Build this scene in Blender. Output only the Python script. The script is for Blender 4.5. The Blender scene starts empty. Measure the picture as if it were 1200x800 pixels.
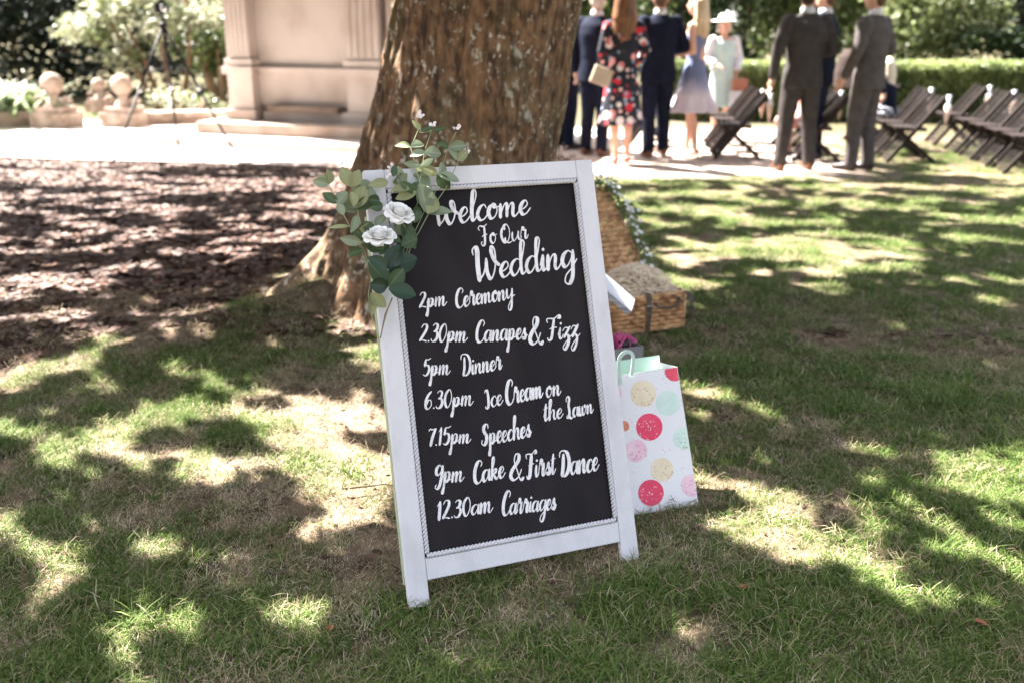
import bpy, math, random
import numpy as np
from mathutils import Vector, Matrix
from math import radians, sin, cos, pi
random.seed(7); RNG = np.random.default_rng(7)
S = bpy.context.scene; COL = S.collection

# ------------------------------------------------------------------ camera, sky, sun, exposure
CAM_H, PITCH, FPX = 1.55, radians(18.5), 1167.0
cd = bpy.data.cameras.new('camera'); cam = bpy.data.objects.new('camera', cd); COL.objects.link(cam)
cam.location = (0, 0, CAM_H); cam.rotation_euler = (pi/2 - PITCH, 0, 0)
cd.sensor_width = 36; cd.lens = 36*FPX/1200; cd.clip_start = .05; cd.clip_end = 600
cd.dof.use_dof = True; cd.dof.focus_distance = 2.70; cd.dof.aperture_fstop = 2.2; cd.dof.aperture_blades = 9
S.camera = cam
SUN_EL = radians(52); SAZ = Vector((-.80, .60, 0)).normalized()
SUNV = Vector((SAZ.x*cos(SUN_EL), SAZ.y*cos(SUN_EL), sin(SUN_EL)))
W = bpy.data.worlds.new('World'); S.world = W; W.use_nodes = True
nt = W.node_tree; bgn = nt.nodes['Background']; sky = nt.nodes.new('ShaderNodeTexSky')
sky.sky_type = 'NISHITA'; sky.sun_disc = False; sky.sun_elevation = SUN_EL
sky.sun_rotation = math.atan2(SAZ.x, SAZ.y); sky.dust_density = 4.0; sky.air_density = 1.0; sky.ozone_density = 1.5
hsv = nt.nodes.new('ShaderNodeHueSaturation'); hsv.inputs['Saturation'].default_value = .42   # thin bright cloud
nt.links.new(sky.outputs[0], hsv.inputs['Color']); nt.links.new(hsv.outputs[0], bgn.inputs[0]); bgn.inputs[1].default_value = .05
sl = bpy.data.lights.new('sun', 'SUN'); sun = bpy.data.objects.new('sun', sl); COL.objects.link(sun)
sl.energy = 5.0; sl.angle = radians(.53); sl.color = (1, .955, .89)
sun.rotation_euler = (-SUNV).to_track_quat('-Z', 'Y').to_euler()
S.view_settings.view_transform = 'Standard'; S.view_settings.look = 'None'
S.view_settings.exposure = 3.42; S.view_settings.gamma = 1.0
S.render.engine = 'CYCLES'
S.cycles.max_bounces = 6; S.cycles.transparent_max_bounces = 4

# ------------------------------------------------------------------ survey helpers: a point of the photograph -> a point of the place
CP, SP = cos(PITCH), sin(PITCH)
def ray(x, y):
    a, b = (x-600)/FPX, (y-400)/FPX
    return Vector((a, CP - b*SP, -SP - b*CP))
def G(x, y, z=0.):
    d = ray(x, y); t = (z-CAM_H)/d.z; return Vector((d.x*t, d.y*t, z))
def P(x, y, Y):
    d = ray(x, y); t = Y/d.y; return Vector((d.x*t, Y, CAM_H + d.z*t))

# ------------------------------------------------------------------ noise and terrain
def vnoise(x, y, seed=0):
    x = np.asarray(x, float); y = np.asarray(y, float)
    xi, yi = np.floor(x).astype(np.int64), np.floor(y).astype(np.int64); fx, fy = x-xi, y-yi
    fx = fx*fx*(3-2*fx); fy = fy*fy*(3-2*fy)
    def h(a, b):
        n = (a*374761393 + b*668265263 + seed*974711) & 0x7fffffff
        n = ((n ^ (n >> 13))*1274126177) & 0x7fffffff
        return ((n ^ (n >> 16)) & 0xffff)/65535.
    return (h(xi, yi)*(1-fx)+h(xi+1, yi)*fx)*(1-fy) + (h(xi, yi+1)*(1-fx)+h(xi+1, yi+1)*fx)*fy
def fbm(x, y, sc, seed=0, o=4):
    s = 0; a = 1; t = 0
    for k in range(o):
        s = s + a*vnoise(np.asarray(x)/sc*2**k + 17.3*k, np.asarray(y)/sc*2**k - 9.1*k, seed+k); t += a; a *= .5
    return s/t
def sst(a, b, x):
    t = np.clip((np.asarray(x, float)-a)/(b-a), 0, 1); return t*t*(3-2*t)
TREE = (-.27, 5.12)
def gz(x, y):
    x = np.asarray(x, float); y = np.asarray(y, float)
    r2 = (x-TREE[0])**2 + (y-TREE[1])**2
    near = 1-sst(8.5, 10.5, y)
    m = .115*np.exp(-r2/3.3**2)
    m = m + near*((fbm(x, y, .9, 3)-.5)*.05*sst(.5, 1.5, abs(x-.05)+abs(y-2.4)) + (fbm(x, y, .16, 5, 3)-.5)*.022)
    # the buried root running left from the trunk
    ax, ay, bx, by = -.75, 5.0, -1.75, 4.25
    t = np.clip(((x-ax)*(bx-ax)+(y-ay)*(by-ay))/((bx-ax)**2+(by-ay)**2), 0, 1)
    d2 = (x-ax-t*(bx-ax))**2 + (y-ay-t*(by-ay))**2
    return m + (.17*(1-t)**1.2+.02)*np.exp(-d2/.17**2)
def gzf(x, y): return float(gz(x, y))
# leaf-litter area: left of / behind the tree
LA, LB = G(0, 478), G(392, 340)
def mulch(x, y):
    d = ((LB.x-LA.x)*(np.asarray(y)-LA.y) - (LB.y-LA.y)*(np.asarray(x)-LA.x))/math.hypot(LB.x-LA.x, LB.y-LA.y)
    d = d + (fbm(x, y, .7, 21)-.5)*.9
    return sst(-.05, .3, d)*(1-sst(.2, .9, np.asarray(x)+(fbm(x, y, .5, 9)-.5)))*(1-sst(10.6, 11.2, y))
def cover(x, y):   # how grassy the ground is
    x = np.asarray(x, float); y = np.asarray(y, float)
    n = fbm(x, y, .55, 31); n2 = fbm(x, y, .16, 41, 3)
    left = 1-sst(-.6, .5, x)
    c = 1.0 - left*.16
    c = c - sst(.52, .66, n)*(.45+.15*left) - sst(.56, .7, n2)*.42
    r = np.sqrt((x-TREE[0])**2+(y-TREE[1])**2)
    c = c*(.25+.75*sst(.45, 1.3, r))
    c = c*(1-mulch(x, y)*.97)
    path = sst(9.35, 9.9, y+(fbm(x, y, .8, 77)-.5)*.5 - .12*np.maximum(x-4, 0))*(1-sst(2.8, 4.2, x))*sst(.0, .6, x)
    return np.clip(c*(1-path*.95), 0, 1)
# where the light comes through the crown, in ground metres
PATCH = [(60,203,400,212,.16),(0,245,180,285,.13),(330,255,395,262,.12),(20,330,110,345,.10),(180,365,320,372,.05),(90,540,200,500,.13),(180,560,330,560,.13),(190,500,250,520,.13),(310,490,420,505,.12),(380,575,455,565,.10),(215,402,365,350,.11),
 (15,455,115,412,.12),(55,432,140,425,.08),(418,395,446,440,.09),(125,705,215,742,.04),(120,745,170,790,.02),(350,592,440,603,.04),(165,650,200,657,.04),
 
 (806,472,950,522,.055),(806,505,818,590,.12),(818,602,965,655,.07),(1012,536,1180,596,.08),(1020,600,1195,665,.11),(985,650,1070,705,.08),
 (1150,620,1215,645,.06),(800,352,850,388,.10),(880,630,930,650,.04),(915,428,960,436,.04),(1040,440,1080,455,.04)]
PW = [(G(a,b,.04), G(c,d,.04), r) for a,b,c,d,r in PATCH]
ZONES = [(G(265,520,.04), 1.0, .45, .455), (G(150,440,.04), .8, .5, .53), (G(900,590,.04), .42, .40, .525), (G(1120,610,.04), .62, .42, .505), (G(160,730,.04), .60, .20, .52), (G(1090,450,.04), .9, .5, .60), (G(410,590,.04), .32, .28, .45), (G(240,660,.04), .60, .13, .56), (G(60,600,.04), .4, .3, .57), (G(1000,470,.04), .8, .4, .60), (G(300,380,.04), .5, .5, .56)]
def lit(x, y):
    x = np.asarray(x, float); y = np.asarray(y, float)
    wob = (fbm(x, y, .07, 55, 4)-.5)*.20
    out = np.zeros(x.shape, bool)
    for a, b, r in PW:
        vx, vy = b.x-a.x, b.y-a.y; L = vx*vx+vy*vy+1e-9
        t = np.clip(((x-a.x)*vx+(y-a.y)*vy)/L, 0, 1)
        out |= np.sqrt((x-a.x-t*vx)**2+(y-a.y-t*vy)**2) + wob < r + .03
    s_, t_ = (x-y)*.7071, (x+y)*.7071
    nf = np.where(y < 4.6, .52*fbm(s_*.5, t_, .26, 63, 3)+.48*fbm(s_, t_, .075, 68, 3), .62*fbm(x*.45, y, .34, 64, 3)+.38*fbm(x*.7, y, .13, 69, 3))
    th = .685 - .20*sst(3.9, 5.6, y) - .045*sst(6, 9, y)
    th = th + .035*(x < -1)*sst(5., 6., y)
    for c, ax_, ay_, tz in ZONES:
        w = np.exp(-(((x-c.x)/ax_)**2+((y-c.y)/ay_)**2)**2); th = th*(1-w)+np.minimum(th, tz)*w
    out |= nf > th
    g = np.where(y < 4.6, fbm(s_*.55, t_, .11, 73, 3), fbm(x*.6, y, .17, 74, 3))      # small gaps and stray leaves
    return (out & (g > .37)) | (g > .705)

# ------------------------------------------------------------------ mesh helpers
def fast_mesh(name, V, F):
    V = np.asarray(V, np.float32); F = np.asarray(F, np.int32); k = F.shape[1]
    me = bpy.data.meshes.new(name); me.vertices.add(len(V)); me.vertices.foreach_set('co', V.ravel())
    me.loops.add(F.size); me.loops.foreach_set('vertex_index', F.ravel())
    me.polygons.add(len(F)); me.polygons.foreach_set('loop_start', np.arange(0, F.size, k, dtype=np.int32))
    me.update(calc_edges=True); return me
def link(name, me, mat=None, parent=None, loc=None, smooth=False):
    o = bpy.data.objects.new(name, me); COL.objects.link(o)
    if mat is not None and me is not None and not me.materials:
        for m in (mat if isinstance(mat, (list, tuple)) else [mat]): me.materials.append(m)
    if parent: o.parent = parent
    if loc is not None: o.location = loc
    if smooth and me: me.polygons.foreach_set('use_smooth', [True]*len(me.polygons))
    return o
def tag(o, label=None, cat=None, group=None, kind=None):
    if label: o['label'] = label
    if cat: o['category'] = cat
    if group: o['group'] = group
    if kind: o['kind'] = kind
    return o
def empty(name, loc=(0,0,0), rz=0, label=None, cat=None, group=None):
    o = bpy.data.objects.new(name, None); COL.objects.link(o); o.location = loc; o.rotation_euler = (0, 0, rz)
    o.empty_display_size = .1
    return tag(o, label, cat, group)
def copy_tree(o, parent=None):
    c = o.copy(); COL.objects.link(c); c.parent = parent
    for ch in list(o.children): copy_tree(ch, c)
    return c
class MB:
    def __init__(s): s.v = []; s.f = []; s.m = []; s.cur = 0
    def add(s, vs, fs):
        n = len(s.v); s.v += [tuple(v) for v in vs]; s.f += [tuple(i+n for i in f) for f in fs]; s.m += [s.cur]*len(fs); return s
    def box(s, x0, x1, y0, y1, z0, z1, M=None):
        vs = [Vector((x, y, z)) for x in (x0, x1) for y in (y0, y1) for z in (z0, z1)]
        if M: vs = [M @ v for v in vs]
        return s.add(vs, [(0,1,3,2),(4,6,7,5),(0,4,5,1),(2,3,7,6),(0,2,6,4),(1,5,7,3)])
    def beam(s, a, b, w, t, up=(0,0,1)):
        a = Vector(a); b = Vector(b); d = (b-a).normalized(); u = Vector(up); x = d.cross(u)
        if x.length < 1e-4: x = d.cross(Vector((0,1,0)))
        x.normalize(); y = x.cross(d).normalized()
        vs = [p + x*i*w/2 + y*j*t/2 for p in (a, b) for i, j in ((-1,-1),(1,-1),(1,1),(-1,1))]
        return s.add(vs, [(3,2,1,0),(4,5,6,7),(0,1,5,4),(1,2,6,5),(2,3,7,6),(3,0,4,7)])
    def tube(s, pts, rs, n=8, cap=True):
        pts = [Vector(p) for p in pts]; rs = rs if isinstance(rs, (list, tuple)) else [rs]*len(pts)
        vs = []; ref = Vector((.31, .17, .93)).normalized()
        for i, p in enumerate(pts):
            d = (pts[min(i+1, len(pts)-1)] - pts[max(i-1, 0)])
            d = d.normalized() if d.length > 1e-9 else Vector((0,0,1))
            x = d.cross(ref)
            if x.length < .05: x = d.cross(Vector((1,0,0)))
            x.normalize(); y = d.cross(x)
            vs += [p + x*cos(2*pi*k/n)*rs[i] + y*sin(2*pi*k/n)*rs[i] for k in range(n)]
        fs = [(i*n+k, i*n+(k+1)%n, (i+1)*n+(k+1)%n, (i+1)*n+k) for i in range(len(pts)-1) for k in range(n)]
        if cap: fs += [tuple(range(n-1, -1, -1)), tuple((len(pts)-1)*n+k for k in range(n))]
        return s.add(vs, fs)
    def cap(s, a, b, ra, rb, n=10):       # tapered capsule
        a = Vector(a); b = Vector(b); d = (b-a); L = d.length
        d = d/L if L > 1e-6 else Vector((0,0,1))
        pts = []; rs = []
        for t in (-1, -.8, -.45, 0): pts.append(a + d*ra*t); rs.append(max(ra*math.sqrt(max(0, 1-t*t)), .0015))
        for t in (0, .45, .8, 1): pts.append(b + d*rb*t); rs.append(max(rb*math.sqrt(max(0, 1-t*t)), .0015))
        x = d.orthogonal().normalized(); y = d.cross(x); vs = []
        for p, r in zip(pts, rs): vs += [p + x*cos(2*pi*k/n)*r + y*sin(2*pi*k/n)*r for k in range(n)]
        fs = [(i*n+k, i*n+(k+1)%n, (i+1)*n+(k+1)%n, (i+1)*n+k) for i in range(7) for k in range(n)]
        fs += [tuple(range(n-1, -1, -1)), tuple(7*n+k for k in range(n))]
        return s.add(vs, fs)
    def ell(s, c, r, M=None, nu=14, nv=9):
        c = Vector(c); vs = []
        for j in range(nv+1):
            t = pi*j/nv; t = min(max(t, .06), pi-.06)
            for k in range(nu):
                v = Vector((sin(t)*cos(2*pi*k/nu)*r[0], sin(t)*sin(2*pi*k/nu)*r[1], cos(t)*r[2]))
                vs.append(c + (M @ v if M else v))
        fs = [(j*nu+k, (j+1)*nu+k, (j+1)*nu+(k+1)%nu, j*nu+(k+1)%nu) for j in range(nv) for k in range(nu)]
        fs += [tuple(range(nu)), tuple(nv*nu+k for k in range(nu-1, -1, -1))]
        return s.add(vs, fs)
    def loft(s, rings, n=20, fold=0, nf=7):     # rings (z, cx, cy, rx, ry), closed
        vs = []
        for j, (z, cx, cy, rx, ry) in enumerate(rings):
            q = fold*max(0, 1-j/3.) if fold else 0
            for k in range(n):
                a = 2*pi*k/n; w = 1 + q*sin(nf*a)
                vs.append(Vector((cx+cos(a)*rx*w, cy+sin(a)*ry*w, z)))
        m = len(rings)
        fs = [(j*n+k, j*n+(k+1)%n, (j+1)*n+(k+1)%n, (j+1)*n+k) for j in range(m-1) for k in range(n)]
        fs += [tuple(range(n-1, -1, -1)), tuple((m-1)*n+k for k in range(n))]
        return s.add(vs, fs)
    def mesh(s, name):
        me = bpy.data.meshes.new(name); me.from_pydata([tuple(v) for v in s.v], [], s.f); me.update()
        if any(s.m): me.polygons.foreach_set('material_index', s.m)
        return me
    def build(s, name, mat=None, parent=None, smooth=False, loc=None): return link(name, s.mesh(name), mat, parent, loc, smooth)
def bevel(o, w=.003, seg=2):
    b = o.modifiers.new('bevel', 'BEVEL'); b.width = w; b.segments = seg; b.limit_method = 'ANGLE'; return o
def tilt(ax, ay, az): return Matrix.Rotation(az, 3, 'Z') @ Matrix.Rotation(ay, 3, 'Y') @ Matrix.Rotation(ax, 3, 'X')

# ------------------------------------------------------------------ materials
def mat(name, c1, c2=None, rough=.8, scale=6., bump=0., bscale=None, stretch=(1,1,1), spec=.3, metal=0., trans=0., rnd=0., detail=6., lo=.35, hi=.65, coords='Object', sss=0., sheen=0.):
    m = bpy.data.materials.new(name); m.use_nodes = True; n = m.node_tree.nodes; l = m.node_tree.links
    b = n['Principled BSDF']; b.inputs['Roughness'].default_value = rough; b.inputs['Specular IOR Level'].default_value = spec
    b.inputs['Metallic'].default_value = metal; b.inputs['Sheen Weight'].default_value = sheen
    if sss: b.inputs['Subsurface Weight'].default_value = sss; b.inputs['Subsurface Radius'].default_value = (.01, .005, .003)
    c2 = c2 or tuple(c*.8 for c in c1)
    tc = n.new('ShaderNodeTexCoord'); mp = n.new('ShaderNodeMapping'); mp.inputs['Scale'].default_value = stretch
    l.new(tc.outputs[coords], mp.inputs[0])
    no = n.new('ShaderNodeTexNoise'); no.inputs['Scale'].default_value = scale; no.inputs['Detail'].default_value = detail
    l.new(mp.outputs[0], no.inputs['Vector'])
    cr = n.new('ShaderNodeValToRGB'); cr.color_ramp.elements[0].position = lo; cr.color_ramp.elements[1].position = hi
    cr.color_ramp.elements[0].color = (*c1, 1); cr.color_ramp.elements[1].color = (*c2, 1)
    l.new(no.outputs['Fac'], cr.inputs[0]); out = cr.outputs[0]
    if rnd:
        oi = n.new('ShaderNodeObjectInfo'); hs = n.new('ShaderNodeHueSaturation'); mr = n.new('ShaderNodeMapRange')
        mr.inputs['To Min'].default_value = 1-rnd; mr.inputs['To Max'].default_value = 1+rnd
        l.new(oi.outputs['Random'], mr.inputs[0]); l.new(mr.outputs[0], hs.inputs['Value']); l.new(out, hs.inputs['Color']); out = hs.outputs[0]
    l.new(out, b.inputs['Base Color'])
    if bump:
        n2 = n.new('ShaderNodeTexNoise'); n2.inputs['Scale'].default_value = bscale or scale*4; n2.inputs['Detail'].default_value = 5
        l.new(mp.outputs[0], n2.inputs['Vector']); bp = n.new('ShaderNodeBump'); bp.inputs['Strength'].default_value = bump; bp.inputs['Distance'].default_value = .01
        l.new(n2.outputs['Fac'], bp.inputs['Height']); l.new(bp.outputs[0], b.inputs['Normal'])
    if trans:
        tr = n.new('ShaderNodeBsdfTranslucent'); mx = n.new('ShaderNodeMixShader'); mx.inputs[0].default_value = trans
        l.new(out, tr.inputs[0]); l.new(b.outputs[0], mx.inputs[1]); l.new(tr.outputs[0], mx.inputs[2])
        l.new(mx.outputs[0], n['Material Output'].inputs[0])
    return m
def nodes(m): return m.node_tree.nodes, m.node_tree.links

# --- ground: dirt + litter + grass thatch, mixed by the vertex attributes
def ground_mat():
    m = mat('ground', (.24,.17,.12), (.05,.032,.023), rough=.95, scale=9, bump=.9, bscale=45, lo=.35, hi=.68, spec=.1, coords='Object')
    n, l = nodes(m); b = n['Principled BSDF']; dirt = b.inputs['Base Color'].links[0].from_socket
    tc = [x for x in n if x.type == 'TEX_COORD'][0]
    def ramp(scale, c1, c2, lo, hi, det=8):
        no = n.new('ShaderNodeTexNoise'); no.inputs['Scale'].default_value = scale; no.inputs['Detail'].default_value = det
        l.new(tc.outputs['Object'], no.inputs['Vector']); r = n.new('ShaderNodeValToRGB')
        r.color_ramp.elements[0].position = lo; r.color_ramp.elements[1].position = hi
        r.color_ramp.elements[0].color = (*c1, 1); r.color_ramp.elements[1].color = (*c2, 1); l.new(no.outputs['Fac'], r.inputs[0]); return r.outputs[0], no.outputs['Fac']
    green, _ = ramp(14, (.030,.036,.014), (.12,.10,.055), .38, .68)
    ml, _ = ramp(22, (.12,.068,.05), (.022,.012,.009), .36, .56)
    pa, _ = ramp(5, (.52,.42,.37), (.36,.28,.24), .35, .7)
    def mixat(attr, a, bsock):
        at = n.new('ShaderNodeAttribute'); at.attribute_name = attr; mx = n.new('ShaderNodeMix'); mx.data_type = 'RGBA'
        l.new(at.outputs['Fac'], mx.inputs[0]); l.new(a, mx.inputs[6]); l.new(bsock, mx.inputs[7]); return mx.outputs[2]
    c = mixat('mulch', dirt, ml); c = mixat('path', c, pa); c = mixat('cover', c, green)
    l.new(c, b.inputs['Base Color']); return m
def axis(lo, hi, step, far):
    a = list(np.arange(lo, hi+1e-6, step)); s = step; r = []
    x = hi
    while x < far: s *= 1.35; x += s; r.append(x)
    s = step; x = lo; q = []
    while x > -far: s *= 1.35; x -= s; q.append(x)
    return np.array(q[::-1]+a+r)
xs = axis(-7, 7, .05, 260); ys = axis(.6, 12, .05, 260)
X, Y = np.meshgrid(xs, ys); Z = gz(X, Y)
nx, ny = len(xs), len(ys); idx = np.arange(nx*ny).reshape(ny, nx)
F = np.stack([idx[:-1,:-1], idx[:-1,1:], idx[1:,1:], idx[1:,:-1]], -1).reshape(-1, 4)
gm = fast_mesh('lawn', np.stack([X, Y, Z], -1).reshape(-1, 3), F)
CV = np.maximum(cover(X, Y), sst(13.2, 13.8, Y)); MU = mulch(X, Y)
PA = sst(9.35, 9.9, Y+(fbm(X, Y, .8, 77)-.5)*.5 - .12*np.maximum(X-4, 0))*(1-sst(2.8, 4.2, X))*sst(.0, .6, X)*(1-sst(14.5, 15.5, Y))
for nm, A in (('cover', CV*.9), ('mulch', MU), ('path', PA)):
    at = gm.attributes.new(nm, 'FLOAT', 'POINT'); at.data.foreach_set('value', A.ravel().astype(np.float32))
tag(link('lawn', gm, ground_mat(), smooth=True), kind='structure')

# --- grass tufts (countless: one object)
def instancer(name, protos, pts, scl, rz, idx, tiltx=None):
    c = bpy.data.collections.new(name+'_kinds')
    for o in protos: c.objects.link(o)
    me = bpy.data.meshes.new(name); me.vertices.add(len(pts)); me.vertices.foreach_set('co', np.asarray(pts, np.float32).ravel())
    for nm, A, ty in (('sc', scl, 'FLOAT'), ('rz', rz, 'FLOAT'), ('rx', tiltx if tiltx is not None else np.zeros(len(pts)), 'FLOAT'), ('idx', idx, 'INT')):
        at = me.attributes.new(nm, ty, 'POINT'); at.data.foreach_set('value', np.asarray(A, np.int32 if ty == 'INT' else np.float32))
    o = bpy.data.objects.new(name, me); COL.objects.link(o)
    g = bpy.data.node_groups.new(name, 'GeometryNodeTree'); g.interface.new_socket('Geometry', in_out='INPUT', socket_type='NodeSocketGeometry'); g.interface.new_socket('Geometry', in_out='OUTPUT', socket_type='NodeSocketGeometry')
    N = g.nodes; L = g.links; i = N.new('NodeGroupInput'); q = N.new('NodeGroupOutput')
    ci = N.new('GeometryNodeCollectionInfo'); ci.inputs['Collection'].default_value = c; ci.inputs['Separate Children'].default_value = True; ci.inputs['Reset Children'].default_value = True
    ip = N.new('GeometryNodeInstanceOnPoints'); ip.inputs['Pick Instance'].default_value = True
    def na(nm, t):
        a = N.new('GeometryNodeInputNamedAttribute'); a.data_type = t; a.inputs['Name'].default_value = nm; return a.outputs['Attribute']
    cx = N.new('ShaderNodeCombineXYZ'); L.new(na('rz', 'FLOAT'), cx.inputs['Z']); L.new(na('rx', 'FLOAT'), cx.inputs['X'])
    L.new(i.outputs[0], ip.inputs['Points']); L.new(ci.outputs[0], ip.inputs['Instance']); L.new(na('idx', 'INT'), ip.inputs['Instance Index'])
    L.new(cx.outputs[0], ip.inputs['Rotation']); L.new(na('sc', 'FLOAT'), ip.inputs['Scale']); L.new(ip.outputs[0], q.inputs[0])
    md = o.modifiers.new('scatter', 'NODES'); md.node_group = g
    return o
def grass_mat():
    m = mat('grass_blade', (.10,.14,.034), (.20,.21,.08), rough=.6, scale=3.0, spec=.15, trans=.30, coords='Object')
    n, l = nodes(m); hs = n.new('ShaderNodeMix'); hs.data_type = 'RGBA'
    b = n['Principled BSDF']; tr = [x for x in n if x.type == 'BSDF_TRANSLUCENT'][0]
    oi = n.new('ShaderNodeObjectInfo'); at = n.new('ShaderNodeAttribute'); at.attribute_name = 'tone'; ad = n.new('ShaderNodeMath'); ad.operation = 'MULTIPLY_ADD'; ad.inputs[1].default_value = .38; sc_ = n.new('ShaderNodeMath'); sc_.operation = 'MULTIPLY'; sc_.inputs[1].default_value = .62; l.new(oi.outputs['Random'], ad.inputs[0]); l.new(at.outputs['Fac'], sc_.inputs[0]); l.new(sc_.outputs[0], ad.inputs[2]); cr = n.new('ShaderNodeValToRGB')
    e = cr.color_ramp.elements; e[0].position = 0; e[0].color = (.028,.066,.010,1); e[1].position = 1; e[1].color = (.62,.54,.36,1)
    for p, c in ((.25,(.055,.112,.018)), (.5,(.095,.165,.032)), (.72,(.17,.22,.060)), (.86,(.34,.33,.16)), (.94,(.58,.51,.35))): q = e.new(p); q.color = (*c, 1)
    l.new(ad.outputs[0], cr.inputs[0])
    # each blade keeps its own tone through the noise
    src = b.inputs['Base Color'].links[0].from_socket; hs.inputs[0].default_value = .85
    l.new(src, hs.inputs[6]); l.new(cr.outputs[0], hs.inputs[7])
    l.new(hs.outputs[2], b.inputs['Base Color']); l.new(hs.outputs[2], tr.inputs[0]); return m
GM = grass_mat()
GD = mat('dry_blade', (.62,.55,.40), (.42,.34,.22), rough=.6, scale=6, trans=.3, rnd=.25)
def tuft(nb, rad, hmin, hmax, w, seed, mt=None):
    r = np.random.default_rng(seed); V = []; F = []; tone = []
    for k in range(nb):
        tone += [r.uniform()]*8
        a = r.uniform(0, 2*pi); q = rad*math.sqrt(r.uniform()); px, py = q*cos(a), q*sin(a)
        h = r.uniform(hmin, hmax); la = r.uniform(0, 2*pi); ln = r.uniform(.3, 1.6)*h; ww = w*r.uniform(.6, 1.3)
        sx, sy = -sin(la)*ww/2, cos(la)*ww/2; lx, ly = cos(la)*ln, sin(la)*ln; n = len(V)
        for t, wk in ((0, 1), (.4, .9), (.75, .6), (1, .12)):
            cx, cy, cz = px+lx*t*t, py+ly*t*t, h*(t-.22*t*t*ln/h) - .004
            V += [(cx+sx*wk, cy+sy*wk, cz), (cx-sx*wk, cy-sy*wk, cz)]
        F += [(n+2*i, n+2*i+1, n+2*i+3, n+2*i+2) for i in range(3)]
    tme = fast_mesh('grass_tuft', V, F); ta = tme.attributes.new('tone', 'FLOAT', 'POINT'); ta.data.foreach_set('value', np.array(tone, np.float32))
    o = bpy.data.objects.new('grass_tuft', tme); o.data.materials.append(mt or GM); return o
TU = [tuft(58, .055, .006, .034, .0021, s) for s in range(7)] + [tuft(24, .04, .02, .050, .0026, 50+s) for s in range(3)] + [tuft(54, .06, .005, .022, .0020, 80+s, GD) for s in range(3)]
def scatter(n, x0, x1, y0, y1):
    p = np.stack([RNG.uniform(x0, x1, n), RNG.uniform(y0, y1, n)], -1); k = abs(p[:, 0]) < .62*p[:, 1]+.6; return p[k]
pp = np.concatenate([scatter(27000, -3.2, 3.2, 1.6, 4.2), scatter(20000, -6, 6, 4.2, 8.2), scatter(14000, -8, 8, 8.2, 12.5)])
cv = cover(pp[:,0], pp[:,1]); r = np.hypot(pp[:,0]-TREE[0], pp[:,1]-TREE[1])
keep = (RNG.uniform(size=len(pp)) < (.35+.65*sst(.30, .5, fbm(pp[:,0], pp[:,1], .11, 95, 2)))*np.where(mulch(pp[:,0], pp[:,1]) > .5, cv, .48+.52*cv**.9)) & (r > .72); pp = pp[keep]; cv = cv[keep]
sc = RNG.uniform(.6, 1.4, len(pp))*(.55+.55*cv)*(.65+.8*fbm(pp[:,0], pp[:,1], .14, 93, 2))
ix = np.where(RNG.uniform(size=len(pp)) < .86, RNG.integers(0, 7, len(pp)), RNG.integers(7, 10, len(pp)))
dry = .10*(1-.6*sst(0, 1, pp[:,0]))+.75*sst(.85, .35, 1-cv)*0+.55*(1-sst(.25, .8, cv))+.25*(1-.6*sst(0, 1, pp[:,0]))*sst(.5, .64, fbm(pp[:,0], pp[:,1], .3, 91)); ix = np.where(RNG.uniform(size=len(pp)) < dry, RNG.integers(10, 13, len(pp)), ix)
go = instancer('grass', TU, np.stack([pp[:,0], pp[:,1], gz(pp[:,0], pp[:,1])], -1), sc, RNG.uniform(0, 6.28, len(pp)), ix)
tag(go, 'short green and straw coloured lawn grass round the tree', 'grass', kind='stuff')
# --- dry thatch: clipped straw lying in the lawn, and the brown litter under the tree
def chip_protos():
    out = []
    ms = [mat('litter_brown', (.095,.044,.030), (.030,.014,.010), scale=20, rough=.7, rnd=.45), mat('litter_pale', (.20,.12,.085), (.09,.05,.036), scale=20, rough=.7, rnd=.3)]
    for s in range(6):
        r = random.Random(s); L = .012+.022*r.random(); w = L*r.uniform(.12, .55); c = r.uniform(.1, .5)*w
        V = [(-L,0,0),(-L*.4,w,c),(L*.5,w*.8,c*.6),(L,0,.3*c),(L*.5,-w*.8,c),(-L*.4,-w,c*.5),(0,0,-.2*c+.002)]
        me = fast_mesh('litter', V, [(6,0,5),(6,5,4),(6,4,3),(6,3,2),(6,2,1),(6,1,0)]); me.materials.append(ms[1 if s == 5 else 0]); out.append(bpy.data.objects.new('litter_chip', me))
    return out
p = np.concatenate([scatter(80000, -7, .8, 4.0, 11.2), scatter(16000, -3, 3, 1.7, 4.8)])
mu = mulch(p[:,0], p[:,1]); mu = np.where(p[:,1] < 4.6, np.maximum(mu, .10+.9*(1-cover(p[:,0], p[:,1]))), mu)
r = np.hypot(p[:,0]-TREE[0], p[:,1]-TREE[1]); k = (RNG.uniform(size=len(p)) < mu) & (r > .6); p = p[k]
lo_ = instancer('leaf_litter', chip_protos(), np.stack([p[:,0], p[:,1], gz(p[:,0], p[:,1])+.006], -1), np.where(p[:,1] < 4.4, .30, .95)*RNG.uniform(.6, 1.5, len(p)), RNG.uniform(0, 6.28, len(p)), RNG.integers(0, 6, len(p)), RNG.uniform(-.6, .6, len(p)))
tag(lo_, 'reddish brown dry leaf litter covering the bare soil left of the tree', 'leaf litter', kind='stuff')
def straws():
    out = []
    m = mat('dry_straw', (.33,.26,.16), (.20,.15,.09), scale=12, rough=.7, rnd=.25)
    for s in range(4):
        b = MB(); r = random.Random(s)
        for k in range(9):
            a = r.uniform(0, 6.28); L = r.uniform(.02, .06); x, y = r.uniform(-.05,.05), r.uniform(-.05,.05)
            b.tube([(x, y, .008), (x+cos(a)*L*.5, y+sin(a)*L*.5, .016+.012*r.random()), (x+cos(a+.3)*L, y+sin(a+.3)*L, .007)], .0006, 3, False)
        me = b.mesh('dry_stalks'); me.materials.append(m); out.append(bpy.data.objects.new('dry_stalk', me))
    return out
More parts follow.
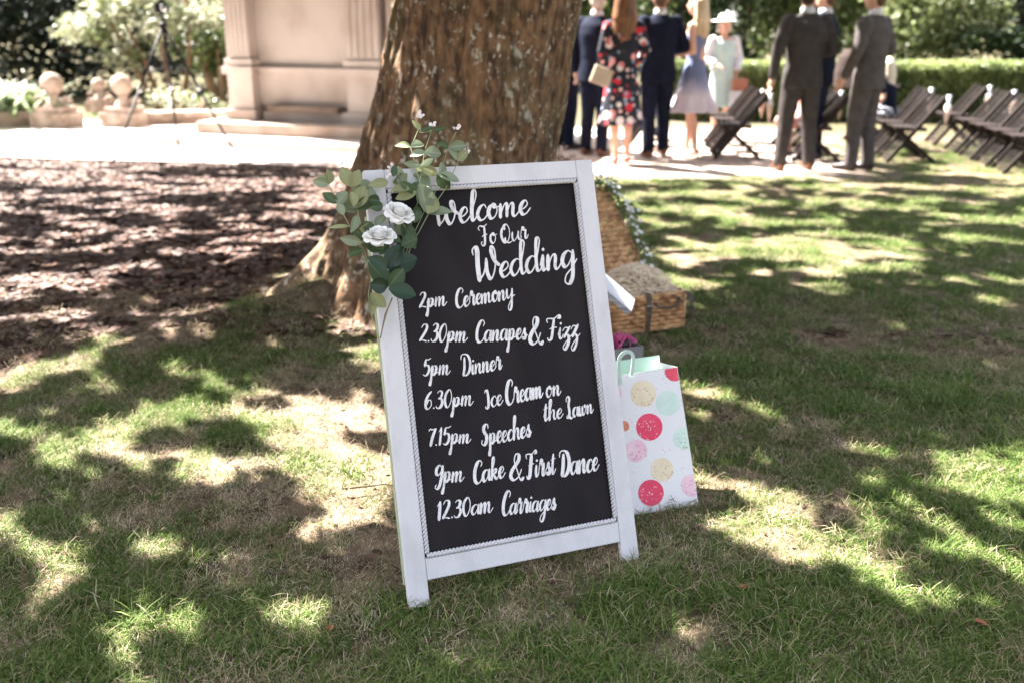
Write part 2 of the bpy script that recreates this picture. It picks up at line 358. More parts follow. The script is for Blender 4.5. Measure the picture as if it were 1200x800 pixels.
p = scatter(3600, -3.4, 3.4, 1.6, 5.2)
ts = instancer('dry_thatch', straws(), np.stack([p[:,0], p[:,1], gz(p[:,0], p[:,1])+.004], -1), RNG.uniform(.6, 1.4, len(p)), RNG.uniform(0, 6.28, len(p)), RNG.integers(0, 4, len(p)))
tag(ts, 'dry straw coloured stalks lying among the lawn grass', 'dry grass', kind='stuff')

# a few twigs and dead leaves that can be told apart
TWG = mat('twig', (.10,.07,.05), (.05,.035,.025), rough=.9, scale=30)
for px_, py_, L_, a_, lb in ((432,592,.16,.2,'dark dead twig lying on the grass just left of the sign'),(60,600,.12,.5,'thin dead twig on worn turf at the left edge'),(1010,505,.10,-.4,'short dead twig on the right hand lawn'),(640,745,.07,1.1,'small dead twig in the grass in front of the sign'),(330,690,.09,-.2,'curved dead twig on the turf at lower left')):
    p = G(px_, py_, .03); rt = random.Random(px_); pts = [Vector((cos(a_)*L_*(t-.5), sin(a_)*L_*(t-.5)+rt.uniform(-.006,.006), .012+rt.uniform(0,.010))) for t in np.linspace(0, 1, 7)]
    b = MB().tube(pts, [.0032,.0036,.0034,.003,.0026,.002,.0012], 6); b.tube([pts[3], pts[3]+Vector((cos(a_+.8)*L_*.3, sin(a_+.8)*L_*.3, .012))], [.0022,.001], 5)
    p.z = gzf(p.x, p.y)+.006; tag(b.build('dead_twig', TWG, None, True, p), lb, 'twig')
DLM = mat('dead_leaf', (.30,.10,.05), (.18,.07,.035), rough=.6, scale=40)
for px_, py_, lb in ((277,440,'reddish dead leaf on the lit turf left of the sign'),(388,752,'curled dead leaf in the grass below the left foot of the sign'),(1148,742,'brown dead leaf on the lawn at lower right'),(872,702,'small brown dead leaf on the lawn right of the sign')):
    p = G(px_, py_, .03); rt = random.Random(px_); vs = [(-.02,0,0),(-.008,.009,.006),(.008,.009,.008),(.02,0,.004),(.008,-.009,.009),(-.008,-.009,.005),(0,0,.0)]; M_ = Matrix.Rotation(rt.uniform(0,6), 3, 'Z')
    p.z = gzf(p.x, p.y)+.018; tag(MB().add([M_ @ Vector(v) for v in vs], [(6,i,(i+1) % 6) for i in range(6)]).build('dead_leaf', DLM, None, True, p), lb, 'leaf')

# ------------------------------------------------------------------ terrace
sx, sy = -5.65, 11.08; TD = Vector((4.15, -.75, 0)).normalized(); TN = Vector((-TD.y, TD.x, 0))
def T(a, b, z=0): return Vector((sx, sy, z)) + TD*a + TN*b
mb = MB(); q = [T(-9, 0), T(5.3, 0), T(5.9, 1.2), T(6.3, 3.7), T(-9, 2.9)]
mb.add([v+Vector((0,0,.022)) for v in q] + [v-Vector((0,0,.1)) for v in q], [(0,1,2,3,4), (9,8,7,6,5)] + [(i, i+5, (i+1)%5+5, (i+1)%5) for i in range(5)])
tag(mb.build('terrace', mat('terrace_gravel', (.62,.57,.53), (.50,.45,.41), scale=30, rough=.9, bump=.3, bscale=120)), kind='structure')
KM = mat('kerb_stone', (.52,.42,.38), (.42,.32,.28), scale=8, rough=.9, bump=.5)
for i in range(20):
    mb = MB(); a0 = -9+i*.72; mb.add([T(a, b, z) for a in (a0, a0+.70) for b in (-.24, -.008) for z in (-.05, .026+.005*random.random())], [(0,1,3,2),(4,6,7,5),(0,4,5,1),(2,3,7,6),(0,2,6,4),(1,5,7,3)])
    if a0 < 5: tag(mb.build('kerb', KM), kind='structure')

# ------------------------------------------------------------------ the big tree
def bark():
    m = mat('bark', (.22,.128,.068), (.055,.031,.017), rough=.85, scale=16, stretch=(1.8,1.8,.9), bump=.8, bscale=20, lo=.36, hi=.62, spec=.3, detail=10.)
    n, l = nodes(m); b = n['Principled BSDF']; base = b.inputs['Base Color'].links[0].from_socket; tc = [x for x in n if x.type == 'TEX_COORD'][0]
    def ns(scale, lo, hi, st=None, det=5):
        no = n.new('ShaderNodeTexNoise'); no.inputs['Scale'].default_value = scale; no.inputs['Detail'].default_value = det
        if st: mp = n.new('ShaderNodeMapping'); mp.inputs['Scale'].default_value = st; l.new(tc.outputs['Object'], mp.inputs[0]); l.new(mp.outputs[0], no.inputs[0])
        else: l.new(tc.outputs['Object'], no.inputs[0])
        mr = n.new('ShaderNodeMapRange'); mr.inputs['From Min'].default_value = lo; mr.inputs['From Max'].default_value = hi; l.new(no.outputs['Fac'], mr.inputs[0]); return mr.outputs[0]
    def mix(f, a, c):
        x = n.new('ShaderNodeMix'); x.data_type = 'RGBA'; l.new(f, x.inputs[0]); l.new(a, x.inputs[6])
        if isinstance(c, tuple): x.inputs[7].default_value = (*c, 1)
        else: l.new(c, x.inputs[7])
        return x.outputs[2]
    c = mix(ns(2.6, .48, .75, (1.3,1.3,.8), 8), base, (.115,.10,.05))            # mossy olive zones
    c = mix(ns(3, .54, .80, (4,4,.5), 9), c, (.26,.14,.07))             # rusty streaks
    lp = ns(40, .57, .64, (1,1,.8), 8); pl = ns(5, .42, .60); ml = n.new('ShaderNodeMath'); ml.operation = 'MULTIPLY'; l.new(lp, ml.inputs[0]); l.new(pl, ml.inputs[1])
    c = mix(ml.outputs[0], c, (.50,.45,.36))                               # lichen specks
    c = mix(ns(13, .66, .72, (1,1,.7), 7), c, (.36,.34,.27))
    c = mix(ns(4, .56, .70, (6,6,.8), 10), c, (.035,.022,.014))
    l.new(c, b.inputs['Base Color']); return m
BARK = bark()
tree = empty('beech_tree', (TREE[0], TREE[1], gzf(*TREE)-.02), label='big old tree with a broad rough brown trunk and spreading crown behind the chalkboard sign', cat='tree')
TH = np.linspace(0, 2*pi, 361)[:-1]; ZZ = np.concatenate([np.linspace(-.12, 2.1, 230), np.linspace(2.2, 6.0, 40)])
A, Zg = np.meshgrid(TH, ZZ)
def rnoise(a, z, fa, fz, seed):   # periodic in angle
    return vnoise(50+cos_(a)*fa, z*fz+sin_(a)*fa*1.0, seed)
cos_, sin_ = np.cos, np.sin
R0 = .478 + .02*np.exp(-Zg/1.2) + .14*np.exp(-np.maximum(Zg,0)/.32) - .016*Zg*(Zg>0)*(Zg<2.2) - (Zg>=2.2)*.035
def lobe(c, wd): d = np.abs((A-c+pi) % (2*pi)-pi); return np.exp(-(d/wd)**2)
fl = np.exp(-np.maximum(Zg, -.05)/.27)
R0 = R0 + fl*(.30*lobe(radians(190), .22)+.10*lobe(radians(222), .16)+.14*lobe(radians(258), .22)+.12*lobe(radians(300), .2)+.16*lobe(radians(345), .28)+.12*lobe(radians(60), .3)+.15*lobe(radians(125), .3)) - .05*fl
R0 = R0 + np.exp(-np.maximum(Zg,0)/.75)*.085*lobe(radians(186), .5)
R0 = R0*(1+.02*np.sin(A*3+1.1)+.012*np.sin(A*5+Zg*.8))
ang = A + .22*(vnoise(A*0+3, Zg*1.3, 5)-.5) + .12*Zg
furr = vnoise(cos_(ang)*14+40, sin_(ang)*14+40+Zg*1.3, 11); furr2 = vnoise(cos_(ang)*30+90, sin_(ang)*30+70+Zg*4, 12)
lump = fbm(cos_(A)*1.6+7, sin_(A)*1.6+Zg*2.4, .8, 13)
leftz = .45+.8*(lobe(radians(205), .7))
R0 = R0 - .020*leftz*sst(.25, .9, 1-np.abs(furr-.5)*2.6) - .006*furr2 + .06*(lump-.5) + .008*(fbm(cos_(A)*9, sin_(A)*9+Zg*7, 1., 15)-.5) + .004*RNG.standard_normal(A.shape)*0
LX = np.where(Zg < 2.2, -.140+.19*Zg, .278+.06*(Zg-2.2))
V = np.stack([cos_(A)*R0+LX, sin_(A)*R0, Zg], -1).reshape(-1, 3); nz = len(ZZ); na_ = 360
I = np.arange(nz*na_).reshape(nz, na_); J = np.roll(I, -1, 1)
tm = fast_mesh('trunk', V, np.stack([I[:-1], J[:-1], J[1:], I[1:]], -1).reshape(-1, 4))
link('trunk', tm, BARK, tree, smooth=True)
rr = random.Random(3); LIMB = []
for k in range(11):
    a = k*2*pi/11 + rr.uniform(-.2, .2); z0 = rr.uniform(4.0, 5.8); L = rr.uniform(4, 7.5); up = rr.uniform(.05, .45); p0 = Vector((0, 0, z0)); pts = [p0]; 
    for j in range(1, 7): pts.append(p0 + Vector((cos(a+.08*j*rr.uniform(-1,1))*L*j/6, sin(a)*L*j/6, up*L*j/6+rr.uniform(-.15,.15))))
    mb = MB().tube(pts, [.2, .16, .125, .095, .07, .045, .02], 10); mb.build('limb', BARK, tree, True); LIMB.append(pts)
# crown: leaves kept out of the paths along which the sun reaches the lawn in the photograph
def leafmesh(name, C, size, seed, asp=.6, flat=.5):
    r = np.random.default_rng(seed); n = len(C); th = r.uniform(0, 2*pi, n)
    N = r.normal(size=(n, 3)); N[:, 2] = np.abs(N[:, 2])+flat*2; N /= np.linalg.norm(N, axis=1)[:, None]
    U = np.stack([cos_(th), sin_(th), np.zeros(n)], -1); U -= N*np.sum(U*N, 1)[:, None]; U /= np.linalg.norm(U, axis=1)[:, None]; Vv = np.cross(N, U)
    s = (size*r.uniform(.65, 1.3, n))[:, None]
    V = np.stack([C-U*s/2, C+Vv*s*asp/2+N*s*.08, C+U*s/2, C-Vv*s*asp/2+N*s*.08], 1).reshape(-1, 3)
    return fast_mesh(name, V, np.arange(4*n).reshape(n, 4))
LEAF = mat('beech_leaf', (.055,.085,.022), (.09,.12,.035), rough=.45, scale=1.5, trans=.12, spec=.4)
n = 640000
C = np.stack([RNG.uniform(-10, 6.8, n), RNG.uniform(1.5, 13.6, n), 2.7 + RNG.uniform(0, 1, n)**1.4*2.3], -1)
dx, dy = -SUNV.x/SUNV.z, -SUNV.y/SUNV.z       # shift per metre of height, sun -> ground
hx, hy = C[:,0]+dx*(C[:,2]-.06), C[:,1]+dy*(C[:,2]-.06)
rad = np.hypot((C[:,0]+1.2)/9.6, (C[:,1]-6.2)/9.0)
k = (rad < 1+.12*(fbm(C[:,0], C[:,1], 2, 4)-.5)) & (hy < 9.4+.9*(hx < -.3)+.9*(fbm(hx, hy, 1.1, 8)-.5)) & ~lit(hx, hy)
k &= (hy > 1.2) & (np.abs(hx) < .62*hy+1.3)
k &= RNG.uniform(size=n) < (1-.75*sst(1.9, .9, hy)*0)
for z in (.35, .7, 1.1, 1.5, 1.9, 2.3):          # the sunlit left flank of the trunk
    qx, qy = C[:,0]+dx*(C[:,2]-z-.1), C[:,1]+dy*(C[:,2]-z-.1)
    k &= np.hypot(qx-(TREE[0]-.42), qy-(TREE[1]+.12)) > .17
C2 = C[k]
# high thin top of the crown, over the same shade
m2 = 16000; C3 = np.stack([RNG.uniform(-9, 6, m2), RNG.uniform(-1, 13, m2), 7.2+RNG.uniform(0, 3.5, m2)], -1)
h3x, h3y = C3[:,0]+dx*C3[:,2], C3[:,1]+dy*C3[:,2]; k3 = (np.hypot((C3[:,0]+1)/8, (C3[:,1]-6)/7)+(C3[:,2]-7)/9 < 1) & ~lit(h3x, h3y) & (h3y < 9.0)
Cc = np.concatenate([C2, C3[k3]]) - np.array([TREE[0], TREE[1], gzf(*TREE)-.02])
link('crown', leafmesh('crown', Cc, .105, 4, .62, .9), LEAF, tree)

# ------------------------------------------------------------------ the chalkboard sign
SO = Vector((-.40250637, 2.69066844, 1.1323637)); SU = Vector((0.93067148, 0.3657448, -0.00901885)); SN = Vector((0.3405632, -0.85706134, 0.3866039))
SV = (Vector((-.27110233, 2.25704418, .05530791)) - SO).normalized(); SW, SH = .68, 1.1684
def Bp(u, v, d=0.): return SO + SU*u + SV*v + SN*d     # d: proud of the face
def pix(x, y, d=0.):                                    # point of the face seen at a photo point
    r_ = ray(x, y); o = Vector((0,0,CAM_H)); t = ((SO+SN*d-o).dot(SN))/r_.dot(SN); q_ = o+r_*t-SO-SN*d
    # solve in the frame's own (slightly racked) axes
    a, b_, c = SU.dot(SU), SU.dot(SV), SV.dot(SV); e, f_ = q_.dot(SU), q_.dot(SV); D = a*c-b_*b_
    return (e*c-f_*b_)/D, (a*f_-b_*e)/D
sign = empty('chalkboard_sign', Bp(SW/2, SH), label='white framed chalkboard A-frame sign with hand lettered wedding schedule on the grass', cat='sign')
bpy.context.view_layer.update(); SI = sign.location.copy()
def sbox(b, u0, u1, v0, v1, d0, d1):
    vs = [Bp(u, v, d)-SI for u in (u0, u1) for v in (v0, v1) for d in (d0, d1)]
    return b.add(vs, [(0,1,3,2),(4,6,7,5),(0,4,5,1),(2,3,7,6),(0,2,6,4),(1,5,7,3)])
WP = mat('white_paint', (.61,.60,.63), (.50,.49,.515), rough=.6, scale=14, bump=.35, bscale=50, stretch=(1,1,.25), lo=.48, hi=.78, detail=12.)
SG = mat('sage_green', (.36,.42,.29), (.28,.34,.22), rough=.6, scale=6)
for nm, a in (('left', (0,.056,0,SH)), ('right', (SW-.053,SW,0,SH+.002))):
    bevel(sbox(MB(), *a, -.012, .010).build('leg', WP, sign), .0025)
bevel(sbox(MB(), .0565, SW-.0535, 0.0006, .052, -.011, .0095).build('top_rail', WP, sign), .0025)
bevel(sbox(MB(), .0565, SW-.0535, 1.047, 1.103, -.011, .0095).build('bottom_rail', WP, sign), .0025)
# sage green battens behind both long edges of the frame
bevel(sbox(MB(), -.002, .030, .12, SH-.06, -.030, -.0125).build('backing_batten', SG, sign), .002)
bevel(sbox(MB(), SW-.030, SW-.001, .12, SH-.06, -.030, -.0125).build('backing_batten', SG, sign), .002)
CB = mat('chalkboard_black', (.010,.0078,.0095), (.022,.0175,.020), rough=.7, scale=4, stretch=(2.5,2.5,.35), lo=.35, hi=.8, spec=.2, bump=.05, bscale=40)
n_, l_ = nodes(CB); b_ = n_['Principled BSDF']   # chalk dust smears
sbox(MB(), .0568, SW-.0538, .0525, 1.0465, -.009, -.001).build('chalkboard_panel', CB, sign)
# twisted rope moulding
def rope(p0, p1, name='rope_trim'):
    b = MB(); L = math.hypot((p1[0]-p0[0])*1, p1[1]-p0[1]); nseg = int(L/.0035); pitch = .021
    for ph in (0, pi):
        pts = []
        for i in range(nseg+1):
            t = i/nseg; s = t*L; a = 2*pi*s/pitch+ph; u = p0[0]+(p1[0]-p0[0])*t; v = p0[1]+(p1[1]-p0[1])*t
            nu_, nv_ = (0, 1) if abs(p1[0]-p0[0]) > abs(p1[1]-p0[1]) else (1, 0)
            pts.append(Bp(u+nu_*cos(a)*.0036, v+nv_*cos(a)*.0036, .0075+sin(a)*.0036)-SI)
        b.tube(pts, .0043, 6)
    b.build(name, WP, sign, True)
rope((.0635, .0595), (SW-.0605, .0595)); rope((.0635, 1.0395), (SW-.0605, 1.0395)); rope((.0630, .0665), (.0630, 1.0325)); rope((SW-.0600, .0665), (SW-.0600, 1.0325))
for a in ((.057,SW-.054,.0527,.0545), (.057,SW-.054,1.0447,1.0465)): sbox(MB(), *a, -.0005, .006).build('trim_lip', WP, sign)
# rear support: two legs and two rails, hinged behind the top rail, hidden behind the board
RL = []
for u in (.13, .55):
    a = Bp(u, .06, -.022); f = Vector((a.x-.015, a.y-.10, 0)); f.z = gzf(f.x, f.y)+.002
    RL.append((a-SI, f-SI)); bevel(MB().beam(a-SI, f-SI, .04, .018, SU).build('rear_leg', WP, sign), .002)
for t in (.12, .78): 
    p0 = RL[0][0].lerp(RL[0][1], t)-Vector((0,-.020,0)); p1 = RL[1][0].lerp(RL[1][1], t)-Vector((0,-.020,0)); bevel(MB().beam(p0, p1, .018, .045).build('rear_rail', WP, sign), .002)
HM = mat('brass', (.55,.42,.2), rough=.35, metal=1)
for u in (.13, .55): sbox(MB(), u-.018, u+.018, .035, .085, -.0215, -.0125).build('hinge', HM, sign)

# ---- hand lettering: brush strokes, thick going down and thin going up
GL = {
'a': (.98, [[(.78,.82),(.5,1.0),(.2,.78),(.08,.38),(.24,.02),(.48,.14),(.74,.6),(.82,.98)],[(.82,.98),(.74,.42),(.82,.04),(1.0,.14),(1.1,.4)]]),
'c': (.70, [[(.68,.74),(.54,1.0),(.26,.84),(.08,.4),(.24,.02),(.52,.06),(.80,.42)]]),
'd': (1.0, [[(.76,.82),(.5,1.0),(.2,.78),(.08,.38),(.24,.02),(.48,.14),(.72,.6),(.95,1.5),(1.02,1.95),(.88,2.1),(.78,1.75),(.74,.6),(.80,.08),(.98,.1),(1.12,.4)]]),
'e': (.68, [[(.06,.36),(.36,.46),(.58,.72),(.46,1.0),(.22,.82),(.08,.4),(.24,.02),(.50,.08),(.78,.42)]]),
'f': (.7, [[(.0,.2),(.4,.9),(.65,1.8),(.5,2.1),(.38,1.6),(.34,.4),(.3,-.6),(.4,-.8),(.5,-.3),(.7,.3)]]),
'g': (.96, [[(.76,.82),(.5,1.0),(.2,.78),(.08,.38),(.24,.02),(.48,.14),(.74,.6),(.84,1.0)],[(.84,1.0),(.80,.3),(.74,-.6),(.50,-1.05),(.22,-.92),(.30,-.5),(.7,-.1),(1.08,.42)]]),
'h': (.98, [[(.0,.3),(.24,.9),(.46,1.7),(.42,2.08),(.26,1.9),(.20,1.0),(.14,.0)],[(.14,.0),(.30,.6),(.54,.98),(.70,.8),(.66,.3),(.76,.02),(.92,.12),(1.04,.4)]]),
'i': (.42, [[(.0,.4),(.16,.95)],[(.18,.98),(.12,.38),(.20,.03),(.36,.12),(.46,.4)],[(.24,1.42),(.22,1.30)]]),
'k': (.92, [[(.0,.3),(.22,.9),(.46,1.7),(.42,2.08),(.26,1.9),(.20,1.0),(.12,.0)],[(.14,.4),(.4,.9),(.64,.96),(.58,.66),(.28,.5)],[(.3,.52),(.52,.2),(.72,.02),(.96,.36)]]),
'l': (.48, [[(.0,.3),(.24,.9),(.48,1.7),(.42,2.1),(.26,1.9),(.16,.8),(.18,.08),(.34,.06),(.52,.4)]]),
'm': (1.36, [[(.0,.6),(.10,.98)],[(.12,1.0),(.10,.5),(.08,.0)],[(.08,.05),(.26,.68),(.46,1.0),(.54,.8),(.50,.0)],[(.50,.05),(.68,.68),(.88,1.0),(.98,.8),(.94,.2),(1.06,.0),(1.24,.14),(1.42,.4)]]),
'n': (.96, [[(.0,.6),(.10,.98)],[(.12,1.0),(.10,.5),(.08,.0)],[(.08,.05),(.28,.68),(.50,1.0),(.62,.8),(.57,.22),(.68,.0),(.84,.12),(1.0,.4)]]),
'o': (.82, [[(.46,1.0),(.20,.82),(.08,.4),(.24,.0),(.5,.1),(.66,.52),(.56,.95),(.42,1.0),(.5,.75),(.86,.78)]]),
'p': (.98, [[(.0,.5),(.14,.98)],[(.16,1.0),(.14,.2),(.12,-.6),(.06,-1.02),(-.10,-.98),(-.02,-.6),(.16,-.1),(.36,.7)],[(.20,.6),(.44,1.0),(.68,.82),(.62,.28),(.36,.02),(.28,.2),(.6,.18),(1.0,.32)]]),
'r': (.72, [[(.0,.4),(.14,1.0),(.22,1.16),(.30,1.02),(.2,.92)],[(.24,1.0),(.46,.92),(.60,.94)],[(.58,.96),(.50,.4),(.56,.04),(.70,.14),(.80,.4)]]),
'R': (.80, [[(.0,.3),(.14,1.0),(.24,1.34),(.38,1.22),(.30,1.02),(.20,1.0)],[(.28,1.06),(.46,.90),(.64,.98)],[(.62,1.0),(.52,.5),(.52,.06),(.68,.04),(.84,.4)]]),
's': (.66, [[(.0,.3),(.26,.8),(.40,1.08)],[(.40,1.08),(.36,.74),(.54,.36),(.40,.02),(.14,.06),(.16,.24),(.44,.14),(.76,.42)]]),
't': (.56, [[(.0,.4),(.2,1.0),(.32,1.62)],[(.32,1.65),(.22,.8),(.20,.12),(.34,.02),(.60,.4)],[(.0,1.16),(.56,1.28)]]),
'u': (.98, [[(.04,.7),(.14,1.0)],[(.14,1.0),(.08,.4),(.2,.0),(.44,.14),(.70,.6),(.78,.98)],[(.78,.98),(.72,.4),(.82,.02),(1.0,.14),(1.06,.4)]]),
'w': (1.24, [[(.04,.8),(.14,1.0)],[(.14,1.0),(.08,.4),(.22,.0),(.42,.2),(.60,.9)],[(.60,.92),(.54,.4),(.68,.0),(.92,.2),(1.08,.72),(1.02,1.02),(.96,.8),(1.26,.76)]]),
'y': (.98, [[(.04,.8),(.16,1.0)],[(.16,1.0),(.10,.5),(.24,.1),(.46,.22),(.74,.7),(.84,1.0)],[(.84,1.0),(.76,.2),(.66,-.7),(.42,-1.05),(.24,-.86),(.4,-.4),(.9,.24),(1.16,.36)]]),
'z': (.78, [[(.0,.72),(.2,1.0),(.46,.96),(.66,1.06)],[(.66,1.06),(.38,.56),(.14,.12)],[(.14,.14),(.40,.30),(.56,.0),(.46,-.6),(.20,-1.0),(.04,-.78),(.26,-.36),(.84,.3)]]),
'W': (1.62, [[(.0,1.50),(-.04,1.80),(.16,1.98),(.26,1.7),(.26,.9),(.34,.0)],[(.34,.0),(.62,.42),(.78,1.1)],[(.80,1.20),(.82,.5),(1.02,.0),(1.26,.3),(1.40,1.0),(1.34,1.66),(1.18,1.86),(1.14,1.5),(1.34,1.0),(1.62,.72)]]),
'T': (1.0, [[(.10,1.52),(-.04,1.74),(.16,1.96),(.56,1.82),(.96,1.98)],[(.62,1.84),(.56,1.0),(.42,.18),(.18,-.02),(.04,.26),(.16,.42)],[(.22,.86),(.5,1.0),(.8,.98)]]),
'O': (1.20, [[(.66,1.86),(.28,1.52),(.12,.8),(.34,.06),(.70,.0),(.98,.6),(1.0,1.4),(.74,1.94),(.46,1.8),(.50,1.4)],[(.54,.5),(.5,.16),(.9,-.12),(1.2,.0)]]),
'C': (1.02, [[(.86,1.42),(.98,1.72),(.76,1.98),(.44,1.78),(.16,1.1),(.16,.34),(.42,-.02),(.76,.06),(1.06,.46)]]),
'D': (1.24, [[(.42,1.70),(.38,.8),(.24,.0)],[(-.04,1.52),(.04,1.90),(.40,2.0),(.86,1.78),(1.10,1.1),(.96,.34),(.56,-.02),(.22,.06),(.10,.22)]]),
'I': (.66, [[(.06,1.56),(.16,1.86),(.36,1.72),(.42,1.9)],[(.40,1.86),(.44,.9),(.36,.14),(.12,-.04),(.02,.22)]]),
'F': (1.0, [[(.02,1.50),(-.06,1.80),(.22,1.86),(.6,1.82),(1.02,2.08),(1.10,1.86),(.9,1.82)],[(.60,1.84),(.50,1.0),(.38,.16),(.14,-.04),(.02,.2)],[(.22,.96),(.56,1.06),(.86,1.06)]]),
'S': (.96, [[(.86,1.50),(.82,1.86),(.56,1.96),(.30,1.60),(.42,1.18),(.66,.86),(.62,.30),(.34,.0),(.06,.18),(.10,.5)]]),
'L': (.98, [[(.06,1.50),(.14,1.86),(.40,2.0),(.56,1.72),(.40,1.2),(.46,.6),(.34,.10),(.06,.0),(.06,.22),(.34,.20),(.66,-.10),(.98,.02)]]),
'&': (1.2, [[(1.24,.16),(.98,-.02),(.6,.7),(.26,1.46),(.36,1.94),(.62,1.84),(.60,1.40),(.16,.74),(.08,.26),(.40,-.02),(.78,.26),(.96,.78)]]),
'0': (.98, [[(.5,1.96),(.2,1.5),(.10,.8),(.26,.1),(.52,.0),(.78,.6),(.82,1.3),(.66,1.86),(.5,1.96)]]),
'1': (.52, [[(.0,1.46),(.28,1.96)],[(.28,1.96),(.26,1.0),(.22,.0)]]),
'2': (.92, [[(.10,1.56),(.30,1.92),(.62,1.9),(.70,1.46),(.44,.8),(.08,.08)],[(.08,.08),(.40,.16),(.84,.02)]]),
'3': (.90, [[(.12,1.70),(.40,1.96),(.66,1.72),(.56,1.24),(.28,1.06)],[(.28,1.06),(.64,.98),(.74,.52),(.52,.06),(.20,.0),(.06,.26)]]),
'5': (.92, [[(.26,1.86),(.18,1.1)],[(.18,1.10),(.50,1.26),(.74,.9),(.66,.3),(.36,.0),(.08,.16)],[(.26,1.88),(.56,1.84),(.82,2.0)]]),
'6': (.94, [[(.70,1.96),(.34,1.5),(.12,.8),(.20,.14),(.48,.0),(.76,.4),(.66,.96),(.36,.92),(.18,.5)]]),
'7': (.86, [[(.04,1.66),(.14,1.92),(.44,1.84),(.82,1.96)],[(.82,1.96),(.54,1.1),(.36,.0)],[(.3,.98),(.7,1.06)]]),
'9': (.94, [[(.74,1.60),(.48,1.96),(.16,1.6),(.16,1.06),(.44,.9),(.74,1.4),(.80,1.86)],[(.80,1.86),(.76,.8),(.62,-.2),(.38,-.62),(.12,-.44),(.22,-.16)]]),
'.': (.32, [[(.12,.10),(.16,.02)]]), ' ': (.55, []),
}
def catmull(pts, k=7):
    P_ = [Vector(p) for p in pts]
    if len(P_) == 2: return [P_[0].lerp(P_[1], i/4) for i in range(5)]
    Q = [P_[0]*2-P_[1]] + P_ + [P_[-1]*2-P_[-2]]; out = []
    for i in range(1, len(Q)-2):
        for j in range(k):
            t = j/k; a, b, c, d = Q[i-1], Q[i], Q[i+1], Q[i+2]
            out.append(.5*((2*b)+(c-a)*t+(2*a-5*b+4*c-d)*t*t+(3*b-a-3*c+d)*t**3))
    out.append(P_[-1]); return out
TXTM = mat('chalk_paint', (.76,.74,.76), (.46,.44,.47), rough=.8, scale=70, lo=.45, hi=.85)
zc = [0]
def word(mb, txt, x0, y0, x1, y1, xh, cap, th=.245, tn=.088, slant=.14):
    """baseline from photo point (x0,y0) to (x1,y1); x-height and capital height in photo pixels"""
    A0 = Vector(pix(x0, y0)); A1 = Vector(pix(x1, y1)); D = A1-A0; pm = D.length/math.hypot(x1-x0, y1-y0); d = D.normalized(); up = Vector((d.y, -d.x))
    adv = []; x = 0
    for ch in txt: adv.append(x); x += GL[ch][0]
    kx = D.length/max(x, .01); kh = xh*pm; kc = cap*pm/2.0
    for ch, ax in zip(txt, adv):
        big = ch in 'WTOCDIFSL&0123456789'; ky = kc if big else kh
        jy = random.uniform(.95, 1.06)
        for st in GL[ch][1]:
            q = catmull(st); jit = random.uniform(-.025, .025); th_ = th*random.uniform(.85, 1.15)
            pts = [A0 + d*(ax+p.x+slant*p.y*(ky/kx)*.9 + jit)*kx + up*(p.y*jy+jit)*ky for p in q]
            asc = 1
            n = len(pts); L = []; R = []; wprev = None
            for i, p_ in enumerate(pts):
                t = pts[min(i+1, n-1)]-pts[max(i-1, 0)]; t = t.normalized() if t.length > 1e-9 else Vector((1, 0))
                dn = max(0, -(t.dot(up))); w = (tn + (th_-tn)*min(1, dn*1.25)**1.3)*kh*(1.12 if big else 1.)
                if ch == '.': w = th*kh*.9
                e = min(1, .55+.9*min(i, n-1-i)/2.5); w *= e; w = w if wprev is None else .5*w+.5*wprev; wprev = w
                nn = Vector((-t.y, t.x)); L.append(p_+nn*w/2); R.append(p_-nn*w/2)
            base = len(mb.v); zc[0] = (zc[0]+1) % 9
            t0 = (pts[0]-pts[1]).normalized(); t1 = (pts[-1]-pts[-2]).normalized(); w0 = (L[0]-R[0]).length/2; w1 = (L[-1]-R[-1]).length/2
            vs = []; 
            def pt(q_, i): return Bp(q_.x, q_.y, .0004+zc[0]*.00004+i*.000012)-SI
            for i in range(n): vs += [pt(L[i], i), pt(R[i], i)]
            fs = [(2*i, 2*i+1, 2*i+3, 2*i+2) for i in range(n-1)]
            vs += [pt(pts[0]+t0*w0*.9, 0), pt(pts[-1]+t1*w1*.9, n)]; fs += [(0, 2*n, 1), (2*n-2, 2*n-1, 2*n+1)]
            mb.add(vs, fs)
LINES = [[('Welcome',509,265,620,251,16,28)], [('To',564,289,583,284,10.5,22),('OuR',587,285,619,279,10,20)], [('Wedding',556,330,674,312,17,38)],
 [('2pm',491,361,523,358,10,17),('CeRemony',534,361,602,350,11,20)],
 [('2.30pm',491,400,547,400,11,20),('Canapes',557,401,617,397,11.5,23),('&',620,403,636,402,14,28),('Fizz',641,399,679,395,12.5,25)],
 [('5pm',495,440,527,438,10.5,19),('DinneR',541,440,588,432,11,22)],
 [('6.30pm',497,479,554,474,10.5,19),('Ice',569,478,589,473,11.5,21),('CReam',593,474,636,465,12.5,26),('on',640,465,657,462,11,20),('the',637,493,659,489,10.5,20),('Lawn',664,490,695,483,10,22)],
 [('7.15pm',501,522,551,518,10.5,19),('Speeches',564,522,622,511,12,24)],
 [('9pm',509,566,543,563,11.5,20),('Cake',555,566,591,559,12.5,25),('&',597,562,613,561,14,29),('FiRst',617,560,651,554,12.5,28),('Dance',656,558,701,550,13.5,26)],
 [('12.30am',512,609,577,599,11.5,20),('CaRRiages',588,603,651,596,11.5,25)]]
for ln in LINES:
    mb = MB()
    for w_ in ln: word(mb, *w_)
    mb.build('lettering', TXTM, sign)

